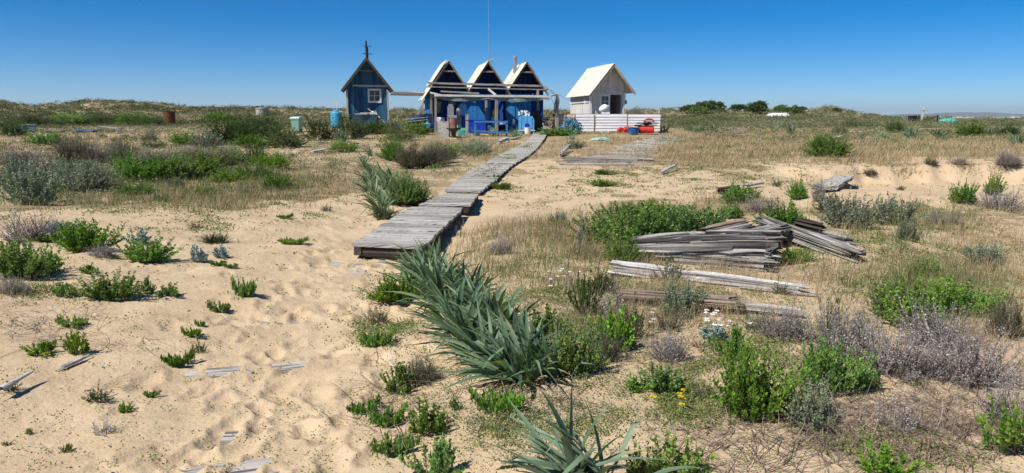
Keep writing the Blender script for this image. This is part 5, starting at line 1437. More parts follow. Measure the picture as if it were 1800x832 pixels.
# planks nearly buried in the sand of the path
PLAB = ['pale plank almost under the sand just below the boardwalk front', 'short pale plank under sand, second below the boardwalk', 'thin pale plank edge showing across the middle of the path',
    'left pale plank end in the footprints of the lower path', 'right pale plank end in the footprints of the lower path', 'grey plank at the bottom edge of the path', 'faint plank patch between the two lowest path planks']
for i_, (x0, y0, x1, y1, w_) in enumerate(PLANKS):
    timber('buried_plank', (x0, y0, ZPL - .022), (x1, y1, ZPL - .022), w_ * 1.25, .05, 51 + i_, 'grey_wood', PLAB[i_], 'plank', rough=.05, flat=True, nseg=60, na=24, split=.2)
# ------------------------------------------------------------ the strap-leaved clumps
def clump(pts, n, Ls, label, seed, lean=(-.35, 0, 0), group=None, parts=True):
    P_ = [(G(px, py), f) for (px, py, f) in pts]; o0 = P_[0][0].copy()
    return strap_plant(o0, [(p.x - o0.x, p.y - o0.y, float(H(p.x, p.y)) - o0.z - .02, n * f, Ls * (.8 + .2 * f)) for p, f in P_], label, seed, lean, group, parts)
clump([(905, 665, 1.2), (860, 640, 1.2), (820, 610, 1.0), (880, 600, 1.1), (935, 640, .9), (800, 575, 1.0), (850, 565, 1.1), (780, 545, 1.0), (820, 530, 1.1), (765, 515, 1.0), (790, 500, 1.0), (740, 500, .9), (755, 480, 1.0), (960, 655, .7), (730, 520, .6), (905, 610, .8), (770, 470, .7), (930, 672, .8), (980, 662, .5), (840, 520, .7), (875, 560, .8)], 44, .51, 'largest blue-green clump of strap leaves, stretching from the boardwalk towards the camera', 61, (-.42, .05, 0))
clump([(1000, 850, 1.0), (1035, 862, 1.0), (1060, 840, .9), (1085, 868, .8), (1015, 838, .8)], 13, .52, 'strap-leaved clump with few long leaves cut by the bottom edge', 62, (-.45, .1, -.15))
clump([(672, 372, 1.1), (660, 350, 1.1), (690, 360, .8), (655, 325, 1.0), (680, 335, .9), (650, 305, .9), (640, 292, .7), (672, 315, .7), (705, 352, .6), (700, 335, .6), (645, 335, .8), (652, 275, .6), (690, 318, .6)], 34, .64, 'upright strap-leaved clump on the sand left of the boardwalk', 63, (-.25, 0, .1))
for i, (px, py, n, Ls, lab) in enumerate([
    (838, 239, 14, .62, 'strap-leaved clump under the left half of the blue bench'), (866, 238, 14, .6, 'strap-leaved clump under the right half of the blue bench'),
    (907, 243, 26, .75, 'full strap-leaved clump right of the blue bench at the walk end'), (752, 232, 12, .5, 'strap-leaved clump below the canister and canopy post'),
    (768, 232, 12, .5, 'pale strap-leaved clump beside the concrete block'), (1168, 232, 18, .7, 'strap-leaved clump at the right end of the white fence'),
    (1004, 246, 12, .5, 'low strap-leaved clump below the blue net heap'), (622, 262, 12, .45, 'strap-leaved clump in the scrub left of the middle strap clump'),
    (1392, 237, 16, .8, 'lone strap-leaved clump in the meadow, nearest the green right shrub'), (1362, 232, 14, .6, 'small strap-leaved clump left of the lone meadow clump'),
    (1250, 232, 14, .7, 'strap-leaved clump right of the old boardwalk'), (1220, 232, 12, .7, 'strap-leaved clump between the fence end and the meadow'),
    (1510, 245, 14, .6, 'small strap-leaved clump below the dark far scrub'), (1552, 245, 16, .7, 'strap-leaved clump left of the pair under the far posts'),
    (1600, 244, 26, 1.0, 'broad strap-leaved clump straight below the far dark bin'), (1650, 244, 24, .9, 'strap-leaved clump below the turquoise net'),
    (1690, 240, 16, .8, 'strap-leaved clump between the green far shrub and the net'), (1740, 238, 22, .9, 'strap-leaved clump above the far green shrub'),
    (1788, 254, 26, .9, 'strap-leaved clump at the right edge of the meadow'), (1708, 236, 10, .6, 'tiny strap-leaved clump right of the turquoise net'), (1655, 250, 10, .6, 'low strap-leaved clump in front of the one below the net')]):
    clump([(px, py, 1.0), (px + 5, py - 1, .8), (px - 5, py - 1, .8)], n, Ls, lab, 70 + i, (0, 0, .1), parts=False)

# ------------------------------------------------------------ shrubs, one by one: kind, foot px, foot py, width, height, label
SH = [
 # near left sand
 ('leafy', 140, 448, 92, 48, 'bushy bright green shrub on the left sand with woolly sprigs behind it'),
 ('leafy', 78, 432, 48, 14, 'low green shoots trailing left of the bushy shrub'),
 ('dry', 172, 458, 60, 20, 'small dead twigs in the shadow right of the bushy green shrub'),
 ('leafy', 250, 462, 86, 38, 'spreading green shrub below a blue-grey sprig on the left sand'),
 ('sprig', 240, 430, 42, 24, 'blue-grey woolly sprig behind the spreading green shrub'),
 ('sprig', 95, 415, 44, 18, 'pale woolly sprig left behind the bushy shrub'), ('sprig', 130, 412, 38, 16, 'pale woolly sprig peeping over the bushy shrub'),
 ('sprig', 345, 460, 34, 26, 'blue-grey sprig with upright stems, left one of the pair'), ('sprig', 386, 455, 32, 20, 'smaller blue-grey sprig, right one of the pair'),
 ('dark', 374, 430, 44, 16, 'flat dark green plant above the pair of blue-grey sprigs'), ('creeper', 382, 468, 26, 8, 'tiny green creeper under the pair of blue-grey sprigs'),
 ('creeper', 405, 472, 22, 8, 'tiny creeper right of the one under the sprigs'),
 ('heather', 342, 398, 30, 9, 'low brown-green tuft on the open sand'), ('creeper', 510, 432, 44, 9, 'flat green creeper alone in the upper open sand'), ('creeper', 500, 388, 26, 6, 'flat creeper high on the open sand left of the boardwalk'),
 ('leafy', 185, 530, 100, 42, 'wide fresh green shrub, the largest on the open left sand'), ('leafy', 106, 520, 50, 22, 'row of green shoots left of the wide fresh shrub'),
 ('leafy', 152, 484, 44, 14, 'flat green patch between the bushy and the wide shrub'),
 ('leafy', 258, 520, 30, 26, 'open green plant right of the wide fresh shrub'), ('leafy', 290, 527, 44, 20, 'loose green plant with shadow, last in the row of the wide shrub'),
 ('creeper', 428, 525, 42, 26, 'trailing dark green plant in the middle of the footprints'), ('creeper', 382, 546, 42, 14, 'flat dark creeper lower left of the footprint plant'), ('creeper', 350, 574, 20, 8, 'few leaves below the flat dark creeper'),
 ('creeper', 335, 592, 34, 12, 'thin greenish sprout over a small hollow'), ('dark', 345, 614, 34, 16, 'greyish small tuft right above the leafy sprout'), ('creeper', 308, 636, 50, 20, 'leafy dark sprout left of the buried planks'),
 ('leafy', 130, 628, 44, 40, 'round bright green shrub in the lower left sand'), ('leafy', 62, 628, 66, 22, 'trailing green shoots left of the round bright shrub'), ('creeper', 80, 608, 26, 8, 'small creeper above the trailing shoots'), ('creeper', 118, 573, 60, 12, 'sparse green sprigs among dead runners'),
 ('dark', 165, 702, 56, 24, 'grey-green shrub low on the left sand'), ('leafy', 217, 712, 30, 18, 'yellow-green tuft right of the grey-green shrub'), ('creeper', 262, 690, 28, 9, 'lone small rosette right of the yellow-green tuft'),
 ('leafy', 113, 783, 26, 14, 'single green seedling in the bottom left sand'), ('leafy', 48, 756, 16, 11, 'tiny two-leaved seedling with a shell'), ('dark', 7, 774, 18, 10, 'dark seedling at the left edge'),
 ('dry', 175, 756, 48, 24, 'dead black twigs above the bottom left sand'), ('dark', 12, 692, 40, 18, 'dark tuft behind the pale stick at the left edge'),
 ('leafy', 25, 492, 100, 62, 'green shrub at the left edge standing in dead grass'), ('dry', 28, 430, 110, 46, 'grey dead bush above the left edge green shrub'), ('leafy', 82, 480, 40, 36, 'green branches reaching right from the left edge shrub'), ('dry', 12, 515, 70, 30, 'withered tussock under the left edge green shrub'),
 # mid left heath
 ('silver', 45, 362, 88, 58, 'yellowish grey-green bush casting a shadow at the left edge'), ('silver', 28, 335, 90, 50, 'grey-green bush behind the yellowish one at the left edge'), ('silver', 140, 338, 95, 44, 'wide silver bush right of the left edge bushes'), ('silver', 98, 328, 60, 44, 'greyish bush joining the silver one and the left edge ones'),
 ('heather', 120, 288, 62, 44, 'tall grey-brown heather on the left slope'), ('dry', 165, 288, 70, 30, 'purplish dead heather right of the tall heather'), ('heather', 205, 292, 46, 40, 'dark heather with green top in the left middle'), ('dark', 215, 280, 40, 28, 'dark green bush behind the purplish heather'),
 ('leafy', 235, 320, 100, 40, 'wide bright green mat bush, left of two'), ('leafy', 300, 318, 90, 36, 'wide bright green mat bush, right of two'), ('dry', 260, 292, 90, 26, 'grey dead heather above the bright green mat bushes'), ('dry', 20, 290, 80, 24, 'grey dead heather at the left edge above the silver bushes'),
 ('leafy', 235, 346, 54, 18, 'yellow-green cushion with white flowers in the left grass'), ('silver', 306, 330, 30, 14, 'small silver tuft right of the bright mat bush'), ('leafy', 280, 356, 26, 12, 'little bright tuft at the sand margin'), ('leafy', 130, 302, 60, 16, 'dark green low growth before the purplish heather'),
 ('leafy', 77, 256, 52, 20, 'round green bush alone on the far left sand'), ('heather', 260, 249, 36, 17, 'small round brown-green bush below the rusty drum'), ('leafy', 318, 256, 40, 20, 'green bush left of the silver round one'), ('dark', 270, 262, 40, 10, 'flat green bush below the small round brown one'),
 ('silver', 357, 262, 54, 28, 'round pale silver bush left of the large dark shrub'), ('dark', 400, 256, 70, 46, 'left lobe of the large dark shrub before the bin'), ('dark', 452, 246, 84, 40, 'right lobe of the large dark shrub before the bin'),
 ('dark', 490, 252, 64, 26, 'dark green shrub directly below the bin'), ('dark', 560, 248, 70, 34, 'dark shrub between bin and cyan drum'), ('dark', 612, 246, 64, 34, 'dark green shrub below the cyan drum'), ('dark', 645, 238, 52, 24, 'green-brown shrub before the workbench'),
 ('heather', 700, 249, 70, 28, 'brownish shrub below the blue fish crate'), ('leafy', 735, 238, 40, 22, 'bright shrub in front of the covered boat'), ('silver', 598, 250, 26, 16, 'silver tuft between the dark shrubs by the shed'), ('dark', 680, 236, 46, 20, 'dark shrub under the shed right corner'),
 ('leafy', 600, 268, 56, 16, 'low bright green growth right of the weathered boards'), ('heather', 350, 300, 90, 30, 'brown-green heather in the left centre'), ('leafy', 400, 292, 60, 26, 'green bush inside the left centre heather'), ('dark', 445, 290, 50, 30, 'dark bush at the right of the left centre heather'), ('leafy', 475, 296, 60, 22, 'fresh green bush beside dry grass in the left centre'),
 ('leafy', 480, 336, 46, 24, 'yellow-green shrub on the edge of the brown grass'), ('leafy', 395, 322, 60, 18, 'green runners in the brown grass'), ('leafy', 360, 344, 46, 12, 'low green mat near the sand margin'), ('heather', 573, 372, 24, 14, 'small tuft on the sand left of the upright strap clump'), ('dry', 400, 274, 40, 18, 'pale bare twigs above the left centre'),
 ('dark', 40, 222, 90, 18, 'dark belt shrub above the blue board screen at far left'), ('leafy', 110, 219, 80, 16, 'green belt shrub between blue screen and rusty drum, left'), ('dark', 175, 219, 70, 16, 'dark belt shrub above the blue plank stack'), ('leafy', 225, 221, 60, 18, 'green belt shrub above the tilted grey planks'), ('dark', 262, 222, 50, 16, 'dark belt shrub just left of the rusty drum'), ('dark', 12, 240, 60, 26, 'dark shrub at the far left edge below the dunes'), ('leafy', 380, 214, 60, 12, 'bright low shrub right of the rusty drum on the slope'), ('dark', 500, 262, 70, 24, 'dark low shrub below the bin towards the camera'), ('leafy', 440, 262, 60, 20, 'green skirt under the large dark shrub'), ('dark', 430, 236, 80, 28, 'dark back lobe behind the large dark shrub'), ('leafy', 660, 236, 50, 18, 'green low growth before the shed workbench'), ('leafy', 330, 312, 90, 34, 'wide green bush joining the bright mat bushes on the right'), ('leafy', 440, 318, 80, 22, 'green runners right of the bright mat bushes'), ('dry', 330, 286, 80, 24, 'grey dead heather above the left centre green bushes'),
 # centre
 ('leafy', 715, 360, 84, 44, 'dense green shrub against the upright strap clump'), ('dark', 672, 385, 40, 24, 'green skirt at the foot of the upright strap clump'), ('heather', 735, 297, 90, 38, 'brownish heather mound left of the boardwalk'), ('leafy', 690, 284, 50, 32, 'green bush behind the upright strap clump'), ('heather', 765, 290, 56, 32, 'grey-brown heather right half of the mound beside the walk'), ('silver', 836, 274, 58, 24, 'pale silver cushion left of the upper boardwalk'), ('leafy', 785, 280, 46, 22, 'dark green growth between heather mound and silver cushion'),
 ('leafy', 985, 240, 60, 12, 'low green shrub right of the boardwalk end'), ('silver', 1010, 262, 44, 12, 'grey tuft beside the old boardwalk'), ('leafy', 880, 332, 40, 10, 'flat green plant at the boardwalk right edge'), ('creeper', 868, 318, 22, 8, 'small green plant under the boardwalk right edge'),
 # right of centre
 ('leafy', 1462, 277, 86, 34, 'compact dark green shrub on the right meadow edge'), ('leafy', 1300, 362, 60, 30, 'green shrub below the dark driftwood chunk'), ('leafy', 1322, 350, 28, 16, 'small green shoot right of the driftwood shrub'), ('leafy', 1405, 352, 22, 32, 'narrow upright green shrub on the sand edge'), ('dry', 1440, 358, 30, 40, 'thin bare dark twigs beside the narrow green shrub'),
 ('dark', 1368, 330, 20, 12, 'small sand tuft left of the grey slab'), ('leafy', 1700, 362, 48, 32, 'green shrub before the sand hollow, left of two'), ('leafy', 1752, 345, 26, 34, 'taller narrow green shrub at the sand hollow, right of two'), ('dry', 1770, 372, 90, 34, 'purple-grey dead bush at the right edge above the grass'),
 ('silver', 1500, 404, 90, 52, 'grey-green shrub thicket right of the timber heap, left part'), ('silver', 1580, 400, 80, 44, 'grey-green shrub thicket right of the timber heap, right part'), ('dark', 1470, 378, 70, 26, 'low green growth above the thicket by the sand'), ('silver', 1602, 428, 50, 32, 'small grey-green shrub below the thicket'), ('dry', 1672, 396, 70, 20, 'grey dead growth right of the thicket'),
 ('leafy', 1065, 428, 90, 44, 'left end bush of the bright green belt behind the timbers'), ('leafy', 1125, 445, 120, 66, 'tallest bush in the bright green belt behind the timbers'), ('leafy', 1190, 436, 110, 58, 'middle bush of the bright green belt, above the thickest timber'), ('leafy', 1245, 418, 96, 46, 'right end bush of the bright green belt behind the timbers'), ('leafy', 1095, 394, 80, 34, 'bush on the upper edge of the green belt, left'), ('leafy', 1160, 388, 80, 30, 'bush on the upper edge of the green belt, right'), ('leafy', 1100, 470, 60, 46, 'green bush over the left end of the thickest timber'),
 ('leafy', 1385, 408, 84, 44, 'green shrub behind the top of the timber heap'), ('dry', 1345, 376, 70, 26, 'grey dead twigs between driftwood and timber heap'), ('leafy', 1400, 465, 66, 24, 'yellow-green grass shrub under the sloping timber'), ('leafy', 1290, 385, 50, 24, 'green growth left of the timber heap top'),
 # foreground right
 ('leafy', 1335, 745, 120, 120, 'tall bright green shrub, the biggest in the right foreground'), ('leafy', 1290, 640, 60, 60, 'green shrub just behind the tall bright one with white daisies'), ('leafy', 1470, 700, 110, 84, 'mixed green shrub right of the tall bright one'), ('silver', 1440, 755, 110, 70, 'grey-green low shrub at the foot of the mixed green one'), ('leafy', 1520, 690, 70, 50, 'green shoots on the right side of the mixed shrub'),
 ('dark', 1465, 600, 40, 70, 'upright dark green stems in the lavender-grey bushes, left'), ('dark', 1512, 600, 24, 50, 'single dark green column among the lavender-grey bushes'), ('dry', 1500, 640, 140, 90, 'lavender-grey dead bush behind the mixed green shrub'), ('dry', 1390, 610, 110, 60, 'lavender-grey dead bush left of the dark green stems'), ('dry', 1600, 680, 170, 84, 'lavender-grey dead bush in the middle of the right foreground'), ('dry', 1720, 690, 180, 100, 'largest lavender-grey dead bush near the right edge'), ('dry', 1800, 760, 120, 90, 'lavender-grey dead bush cut by the right edge'), ('dry', 1660, 620, 150, 70, 'lavender-grey dead bush beneath the green grasses'), ('dry', 1580, 760, 80, 60, 'thin brown stalks on the right foreground sand'),
 ('leafy', 1620, 580, 120, 76, 'green bush among tall grass at right, left of two'), ('dark', 1570, 560, 80, 60, 'dark green bush above the lavender-grey bushes'), ('leafy', 1700, 560, 110, 56, 'green bush among tall grass at right, right of two'), ('heather', 1780, 600, 90, 60, 'brownish bush at the right edge beside tall grass'), ('silver', 1745, 470, 80, 30, 'greyish bush in the right middle grass'), ('leafy', 1640, 490, 70, 24, 'low green bush in the right middle grass'),
 ('leafy', 1785, 795, 100, 84, 'dark fresh green shrub in the bottom right corner'), ('leafy', 1572, 850, 110, 58, 'round green shrub on the bottom edge at right'), ('leafy', 1195, 850, 110, 74, 'green shrub right of the bottom strap-leaved clump'), ('leafy', 1130, 850, 50, 60, 'green shoots behind the bottom strap-leaved clump'), ('leafy', 765, 850, 110, 76, 'green shrub on the bottom edge left of centre'), ('leafy', 752, 762, 76, 56, 'green shrub just above the bottom centre one'), ('leafy', 1120, 690, 50, 26, 'small green shrub below the upright centre shrub'), ('heather', 1180, 590, 70, 34, 'olive tangle above the brown dead stalks'), ('heather', 1240, 700, 60, 28, 'olive tangle left of the tall bright green shrub'), ('dark', 1060, 520, 60, 34, 'dark green tangle above the upright centre shrub'), ('leafy', 800, 722, 30, 20, 'small green sprout right of the bottom centre shrubs'),
 ('leafy', 697, 682, 70, 52, 'green shrub left of the big clump with one white flower'), ('heather', 740, 670, 90, 40, 'olive tangle between white flowered shrub and the big clump'), ('leafy', 1010, 668, 90, 84, 'bright green shrub touching the right side of the big clump'), ('leafy', 960, 600, 60, 50, 'yellow-green shrub behind the right of the big clump'), ('leafy', 1085, 622, 50, 70, 'upright green shrub in the centre with dark shade'), ('dark', 1115, 600, 50, 60, 'grey-green shrub right of the upright centre shrub'), ('leafy', 1170, 690, 90, 40, 'low green shrub left of the tall bright shrub'), ('leafy', 690, 530, 80, 44, 'yellow-green shrub left of the big clump'), ('heather', 660, 560, 60, 24, 'olive trailing plant left of the big clump'),
 ('silver', 1200, 560, 110, 46, 'pale silver spiky plant on the brownish plank'), ('silver', 1180, 500, 50, 36, 'silver twigs standing before the long pale beam'), ('sprig', 1260, 606, 60, 24, 'whitish woolly plant in the middle of the right foreground'), ('silver', 1340, 590, 70, 30, 'silvery sprawl right of the whitish woolly plant'), ('dark', 1375, 520, 40, 20, 'green plant over the right end of the long pale beam'), ('dark', 1030, 560, 60, 80, 'dark green-grey upright plants in the middle, left'), ('dry', 1080, 570, 60, 70, 'grey twiggy upright plant in the middle, right'), ('silver', 985, 400, 40, 22, 'grey tuft on the sand edge above the green grass'), ('dry', 1022, 440, 30, 50, 'dark spiky dead stem in the green grass'), ('dry', 880, 448, 60, 30, 'dead brushwood behind the big clump'),
 ('dry', 1180, 640, 90, 50, 'brown dead stalks left of the whitish woolly plant'), ('heather', 1060, 640, 90, 50, 'sprawling olive plant right of the bright green shrub'), ('creeper', 660, 610, 60, 24, 'small-leaved creeper left of the big clump'), ('creeper', 640, 720, 60, 20, 'small-leaved creeper on the sand margin'), ('creeper', 680, 750, 70, 26, 'grey-green creeper left of the bottom shrubs'), ('creeper', 690, 800, 80, 26, 'grey-green creeper beside the bottom edge shrub'), ('creeper', 880, 730, 90, 30, 'small-leaved creeper above the bottom strap clump'),
 # behind the fence and the right middle distance
 ('heather', 1215, 222, 40, 14, 'olive bush beyond the fence right end'), ('heather', 1480, 238, 40, 18, 'purplish dark bush left of the small right strap clumps'), ('dark', 1578, 234, 44, 18, 'dark bush above the broad right strap clump'), ('leafy', 1715, 240, 50, 20, 'bright green bush right of the clump below the net'), ('heather', 1500, 225, 40, 14, 'brown-green far bush left of the dark bin'), ('dark', 1780, 238, 50, 16, 'dark far bush near the right edge'),
 ('dry', 1300, 236, 30, 12, 'pale grey bush in the right dry meadow'), ('leafy', 1063, 308, 36, 8, 'flat green patch near the stacked planks'), ('leafy', 1063, 330, 50, 10, 'flat green patch on the middle sand'), ('silver', 1380, 225, 30, 10, 'grey bush before the upturned white dinghy'),
 ('dark', 1585, 338, 16, 9, 'small dark tuft inside the sand hollow'), ('heather', 1532, 318, 26, 10, 'brown tuft on the hollow rim, left'), ('heather', 1640, 296, 30, 12, 'brown tuft on the hollow rim, middle'), ('dry', 1780, 304, 60, 22, 'brown dead bush hanging over the hollow rim at right'), ('dry', 1690, 296, 34, 14, 'dead roots on the hollow rim'),
]
for i, s_ in enumerate(SH): pshrub(*s_)

# ------------------------------------------------------------ trees on the skyline
def tree_geo(seed, lob):
    rg = np.random.default_rng(seed); P = []; T = []
    for (cx, cy, cz, r, h) in lob:
        n = int(1500 * r * r) + 500
        v = unit(rg.normal(size=(n, 3))); v[:, 2] = np.abs(v[:, 2]) * 1.1 - .25
        k = rg.uniform(.55, 1.0, (n, 1)) ** .5 * (1 + .25 * np.sin(v[:, :1] * 6 + seed) * np.cos(v[:, 1:2] * 5) + .18 * np.sin(v[:, 2:3] * 9 + v[:, :1] * 4))
        k = k * (1 + .5 * fbm(v[:, 0] * 5 + seed, v[:, 2] * 6 + v[:, 1] * 4, seed + 8, 3)[:, None])
        keep = fbm(v[:, 0] * 3 + seed, v[:, 2] * 3 + v[:, 1] * 2, seed, 3) > -.28
        q = (v * k * np.array([r, r, h]) + np.array([cx, cy, cz]))[keep]
        P.append(q); T.append(np.clip(rg.normal(.45, .15, len(q)) + .5 * fbm(q[:, 0] * 2, q[:, 2] * 2.5, seed + 5, 2), 0, 1))
    P = np.concatenate(P); T = np.concatenate(T); n = len(P)
    D = rg.normal(size=(n, 3)) + np.array([0, 0, .5])
    V, Q = leaves(P, D, rg.uniform(.12, .24, n), rg.uniform(.09, .16, n), rg)
    return V, Q, np.repeat(T, 4)
def tree(px, py, D, wpx, hpx, lobes, label, seed, mat='leaf_dark'):
    p = spot(px, D); m = D / F; w, h = wpx * m, hpx * m
    hb = max(.1, at(px, py, D).z - p.z)                     # sight line may pass above the foot
    t = thing('coastal_tree', label, 'tree', p, 0)
    L_ = [(a * w, b * w, hb + c * h, r * w, q * h) for (a, b, c, r, q) in lobes]
    V, Q, T = tree_geo(seed, L_); mk('crown', V, Q, M[mat], t, tint=T)
    mb = MB()
    for (a, b, c, r, q) in L_:
        mb.tube([(a * .3, b * .3, -.15), (a * .6, b * .6, c * .5), (a, b, c)], [.09, .06, .03], 6)
    mb.build('trunk', M['brown_wood'], t)
tree(1240, 199, 92, 56, 20, [(-.22, 0, .35, .3, .45), (.2, .1, .45, .32, .5), (.42, 0, .6, .14, .3), (0, .1, .6, .25, .35)], 'widest dark tree on the right skyline, flat and wind-swept', 1)
tree(1228, 200, 88, 34, 12, [(0, 0, .35, .45, .6)], 'lighter rounded tree in front of the widest skyline tree', 2, 'leaf_green')
tree(1204, 200, 92, 24, 12, [(0, 0, .35, .45, .55), (.2, .1, .45, .3, .5)], 'low tree at the left end of the widest skyline tree', 3)
tree(1296, 196, 95, 26, 11, [(-.15, 0, .4, .35, .5), (.2, 0, .4, .3, .5)], 'small tree left of the roundest skyline tree', 4)
tree(1330, 201, 90, 40, 21, [(0, 0, .4, .38, .55), (.2, .1, .3, .3, .45), (-.25, 0, .3, .28, .4), (.05, 0, .65, .22, .3)], 'roundest tree on the right skyline', 5)
tree(1375, 197, 92, 32, 12, [(0, 0, .4, .38, .5), (-.2, 0, .3, .3, .5)], 'loose pale green tree right of the roundest one', 6, 'leaf_green')
tree(1395, 202, 88, 30, 15, [(0, 0, .35, .4, .5), (.25, 0, .2, .3, .4)], 'olive tree right of the loose pale one', 7)
tree(1470, 197, 95, 14, 6, [(0, 0, .4, .45, .6)], 'tiny tree on the sandy skyline knob', 8)
tree(1408, 194, 98, 16, 5, [(0, 0, .4, .45, .6)], 'tiny tree above the olive skyline tree', 10)
p = spot(1122, 80); (lv, lq, lt), (sv, sq, st_) = shrub_geo('dry', 'M', 99)
t = thing('bare_bush', 'bare twiggy bush on the skyline right of the white hut', 'bush', p); k_ = sz(34, 80)
o = mk('twigs', sv, sq, M['stem_grey'], t, tint=st_); o.scale = (k_, k_, sz(17, 80) / .75)
o = mk('foliage', lv[:4000], lq[:1000], M['leaf_dry'], t, tint=lt[:4000]); o.scale = (k_, k_, sz(17, 80) / .75)

# ------------------------------------------------------------ ground cover nobody could count
notwalk = lambda px, py: ~(inpoly(px, py, [(618, 428), (692, 362), (735, 358), (786, 336), (940, 240), (968, 240), (840, 338), (822, 366), (745, 436)]))
def dens_dry(px, py, x, y):
    r = blob(px, py, [(1330, 262, 330, 38, 1.0), (1640, 275, 260, 30, .8), (1100, 300, 180, 40, .5), (520, 325, 240, 60, .38), (300, 350, 340, 34, .28), (870, 262, 170, 26, .7), (150, 258, 260, 40, .55), (1000, 450, 280, 100, .6), (1200, 540, 380, 110, .62), (1640, 440, 300, 110, .24), (1200, 680, 420, 120, .10), (1250, 365, 160, 26, .5), (1730, 560, 160, 90, .3), (2080, 480, 320, 160, .4), (-200, 480, 200, 160, .4), (2100, 260, 420, 36, .7), (40, 520, 90, 60, .5)])
    return r * (1 - .92 * bare(px, py, x, y)) * (.35 + 1.1 * sst(-.3, .25, fbm(x / 1.5, y / 1.5, 91, 3))) * notwalk(px, py)
x, y, px, py, rg = field(195000, (-250, 2250), (222, 620), 101, dens_dry)
tufts('dry_grass', 'grass_dry', x, y, rg, 5, (.09, .28), .0038, lean=.42)
def dens_green(px, py, x, y):
    r = blob(px, py, [(960, 450, 190, 70, .9), (1090, 400, 150, 40, .6), (1640, 530, 230, 90, .55), (1750, 500, 150, 80, .35), (1560, 400, 200, 50, .5), (1450, 262, 360, 36, .8), (1650, 240, 250, 24, .8), (330, 335, 380, 50, .7), (120, 210, 400, 30, .6), (850, 235, 260, 12, .8), (1100, 500, 120, 120, .35), (1400, 470, 60, 20, .9), (2080, 500, 300, 160, .5), (-200, 330, 220, 60, .7)])
    return r * (1 - .8 * bare(px, py, x, y)) * (.3 + 1.1 * sst(-.25, .3, fbm(x / 1.2, y / 1.2, 93, 3))) * notwalk(px, py)
x, y, px, py, rg = field(82000, (-250, 2250), (205, 640), 102, dens_green)
tufts('green_grass', 'grass_green', x, y, rg, 5, (.12, .34), .0050, lean=.3)
def dens_cov(px, py, x, y):
    r = blob(px, py, [(1230, 310, 320, 40, .65), (980, 330, 150, 50, .35), (300, 385, 420, 28, .30), (1120, 620, 420, 150, .85), (760, 700, 150, 150, .5), (680, 560, 80, 90, .55), (900, 760, 260, 90, .45), (1050, 520, 220, 90, .6), (1600, 470, 260, 120, .5), (1250, 540, 260, 80, .45), (60, 500, 120, 70, .3), (1500, 780, 300, 60, .12), (300, 330, 420, 60, .5), (860, 290, 60, 50, .5), (2080, 560, 320, 240, .6)])
    return (r * (.12 + 1.2 * sst(-.05, .35, fbm(x / .55, y / .55, 95, 3))) + .01) * notwalk(px, py)
x, y, px, py, rg = field(220000, (-250, 2250), (232, 860), 103, dens_cov)
rosettes('ground_creepers', 'cover_green', x, y, rg, 9, .017, .035, .055, wf=.65)
def dens_flat(px, py, x, y):
    return blob(px, py, [(350, 400, 420, 40, .5), (1150, 320, 420, 50, .8), (1600, 310, 260, 20, .4), (500, 480, 200, 80, .06), (900, 375, 110, 30, .25)]) * sst(-.1, .25, fbm(x / .8, y / .8, 97, 3)) * notwalk(px, py)
x, y, px, py, rg = field(9000, (-250, 2250), (285, 500), 104, dens_flat)
rosettes('sand_seedlings', 'cover_green', x, y, rg, 6, .022, .012, .05, flat=.15, wf=.5)
# dead runners and twigs lying on the sand
def dens_twig(px, py, x, y):
    return blob(px, py, [(1550, 720, 330, 130, .9), (1300, 790, 200, 60, .35), (90, 570, 110, 50, .7), (60, 400, 80, 70, .4), (1150, 560, 300, 120, .45), (900, 690, 180, 100, .35), (1700, 660, 180, 120, .7), (700, 700, 90, 100, .25), (1450, 480, 140, 50, .5), (1380, 370, 90, 40, .4), (180, 600, 120, 30, .25)])
x, y, px, py, rg = field(15500, (-250, 2250), (340, 860), 105, dens_twig)
z = H(x, y); n = len(x); k = 3
P = np.repeat(np.stack([x, y, z + .006], 1), k, 0); az = rg.uniform(0, 6.28, n * k)
D = np.stack([np.cos(az), np.sin(az), np.abs(rg.normal(0, .28, n * k)) + .05], 1); Lt = rg.uniform(.06, .34, n * k)
V, Q = blades(P, D, Lt, rg.uniform(.0025, .0055, n * k), np.stack([rg.normal(0, .3, n * k), rg.normal(0, .3, n * k), -rg.uniform(.0, .35, n * k)], 1), 4, taper=.5)
V[:, 2] = np.maximum(V[:, 2], H(V[:, 0], V[:, 1]) + .003)
tag(mk('dead_twigs', V, Q, M['stem_brown'], tint=np.repeat(rg.random(n * k), 10)), kind='stuff')
# thin standing stalks
def dens_stalk(px, py, x, y):
    return blob(px, py, [(1560, 700, 280, 110, .7), (1000, 470, 240, 100, .6), (1250, 500, 250, 110, .5), (1450, 380, 250, 50, .4), (1050, 600, 250, 120, .5), (60, 470, 100, 80, .4), (1700, 420, 200, 100, .5)])
x, y, px, py, rg = field(3300, (-250, 2250), (330, 860), 106, dens_stalk)
tufts('dead_stalks', 'stem_grey', x, y, rg, 3, (.15, .42), .0032, spread=.03, lean=.25)
# crumbs of bark and shell on the sand
x, y, px, py, rg = field(900, (0, 760), (400, 860), 107, lambda a, b, c, d: a * 0 + .7)
z = H(x, y); n = len(x); P = np.stack([x, y, z + .004], 1); D = np.stack([rg.normal(size=n), rg.normal(size=n), rg.random(n) * .3], 1)
V, Q = leaves(P, D, rg.uniform(.006, .018, n), rg.uniform(.005, .010, n), rg)
tag(mk('bark_crumbs', V, Q, M['stem_brown'], tint=np.repeat(rg.random(n) * .6, 4)), kind='stuff')

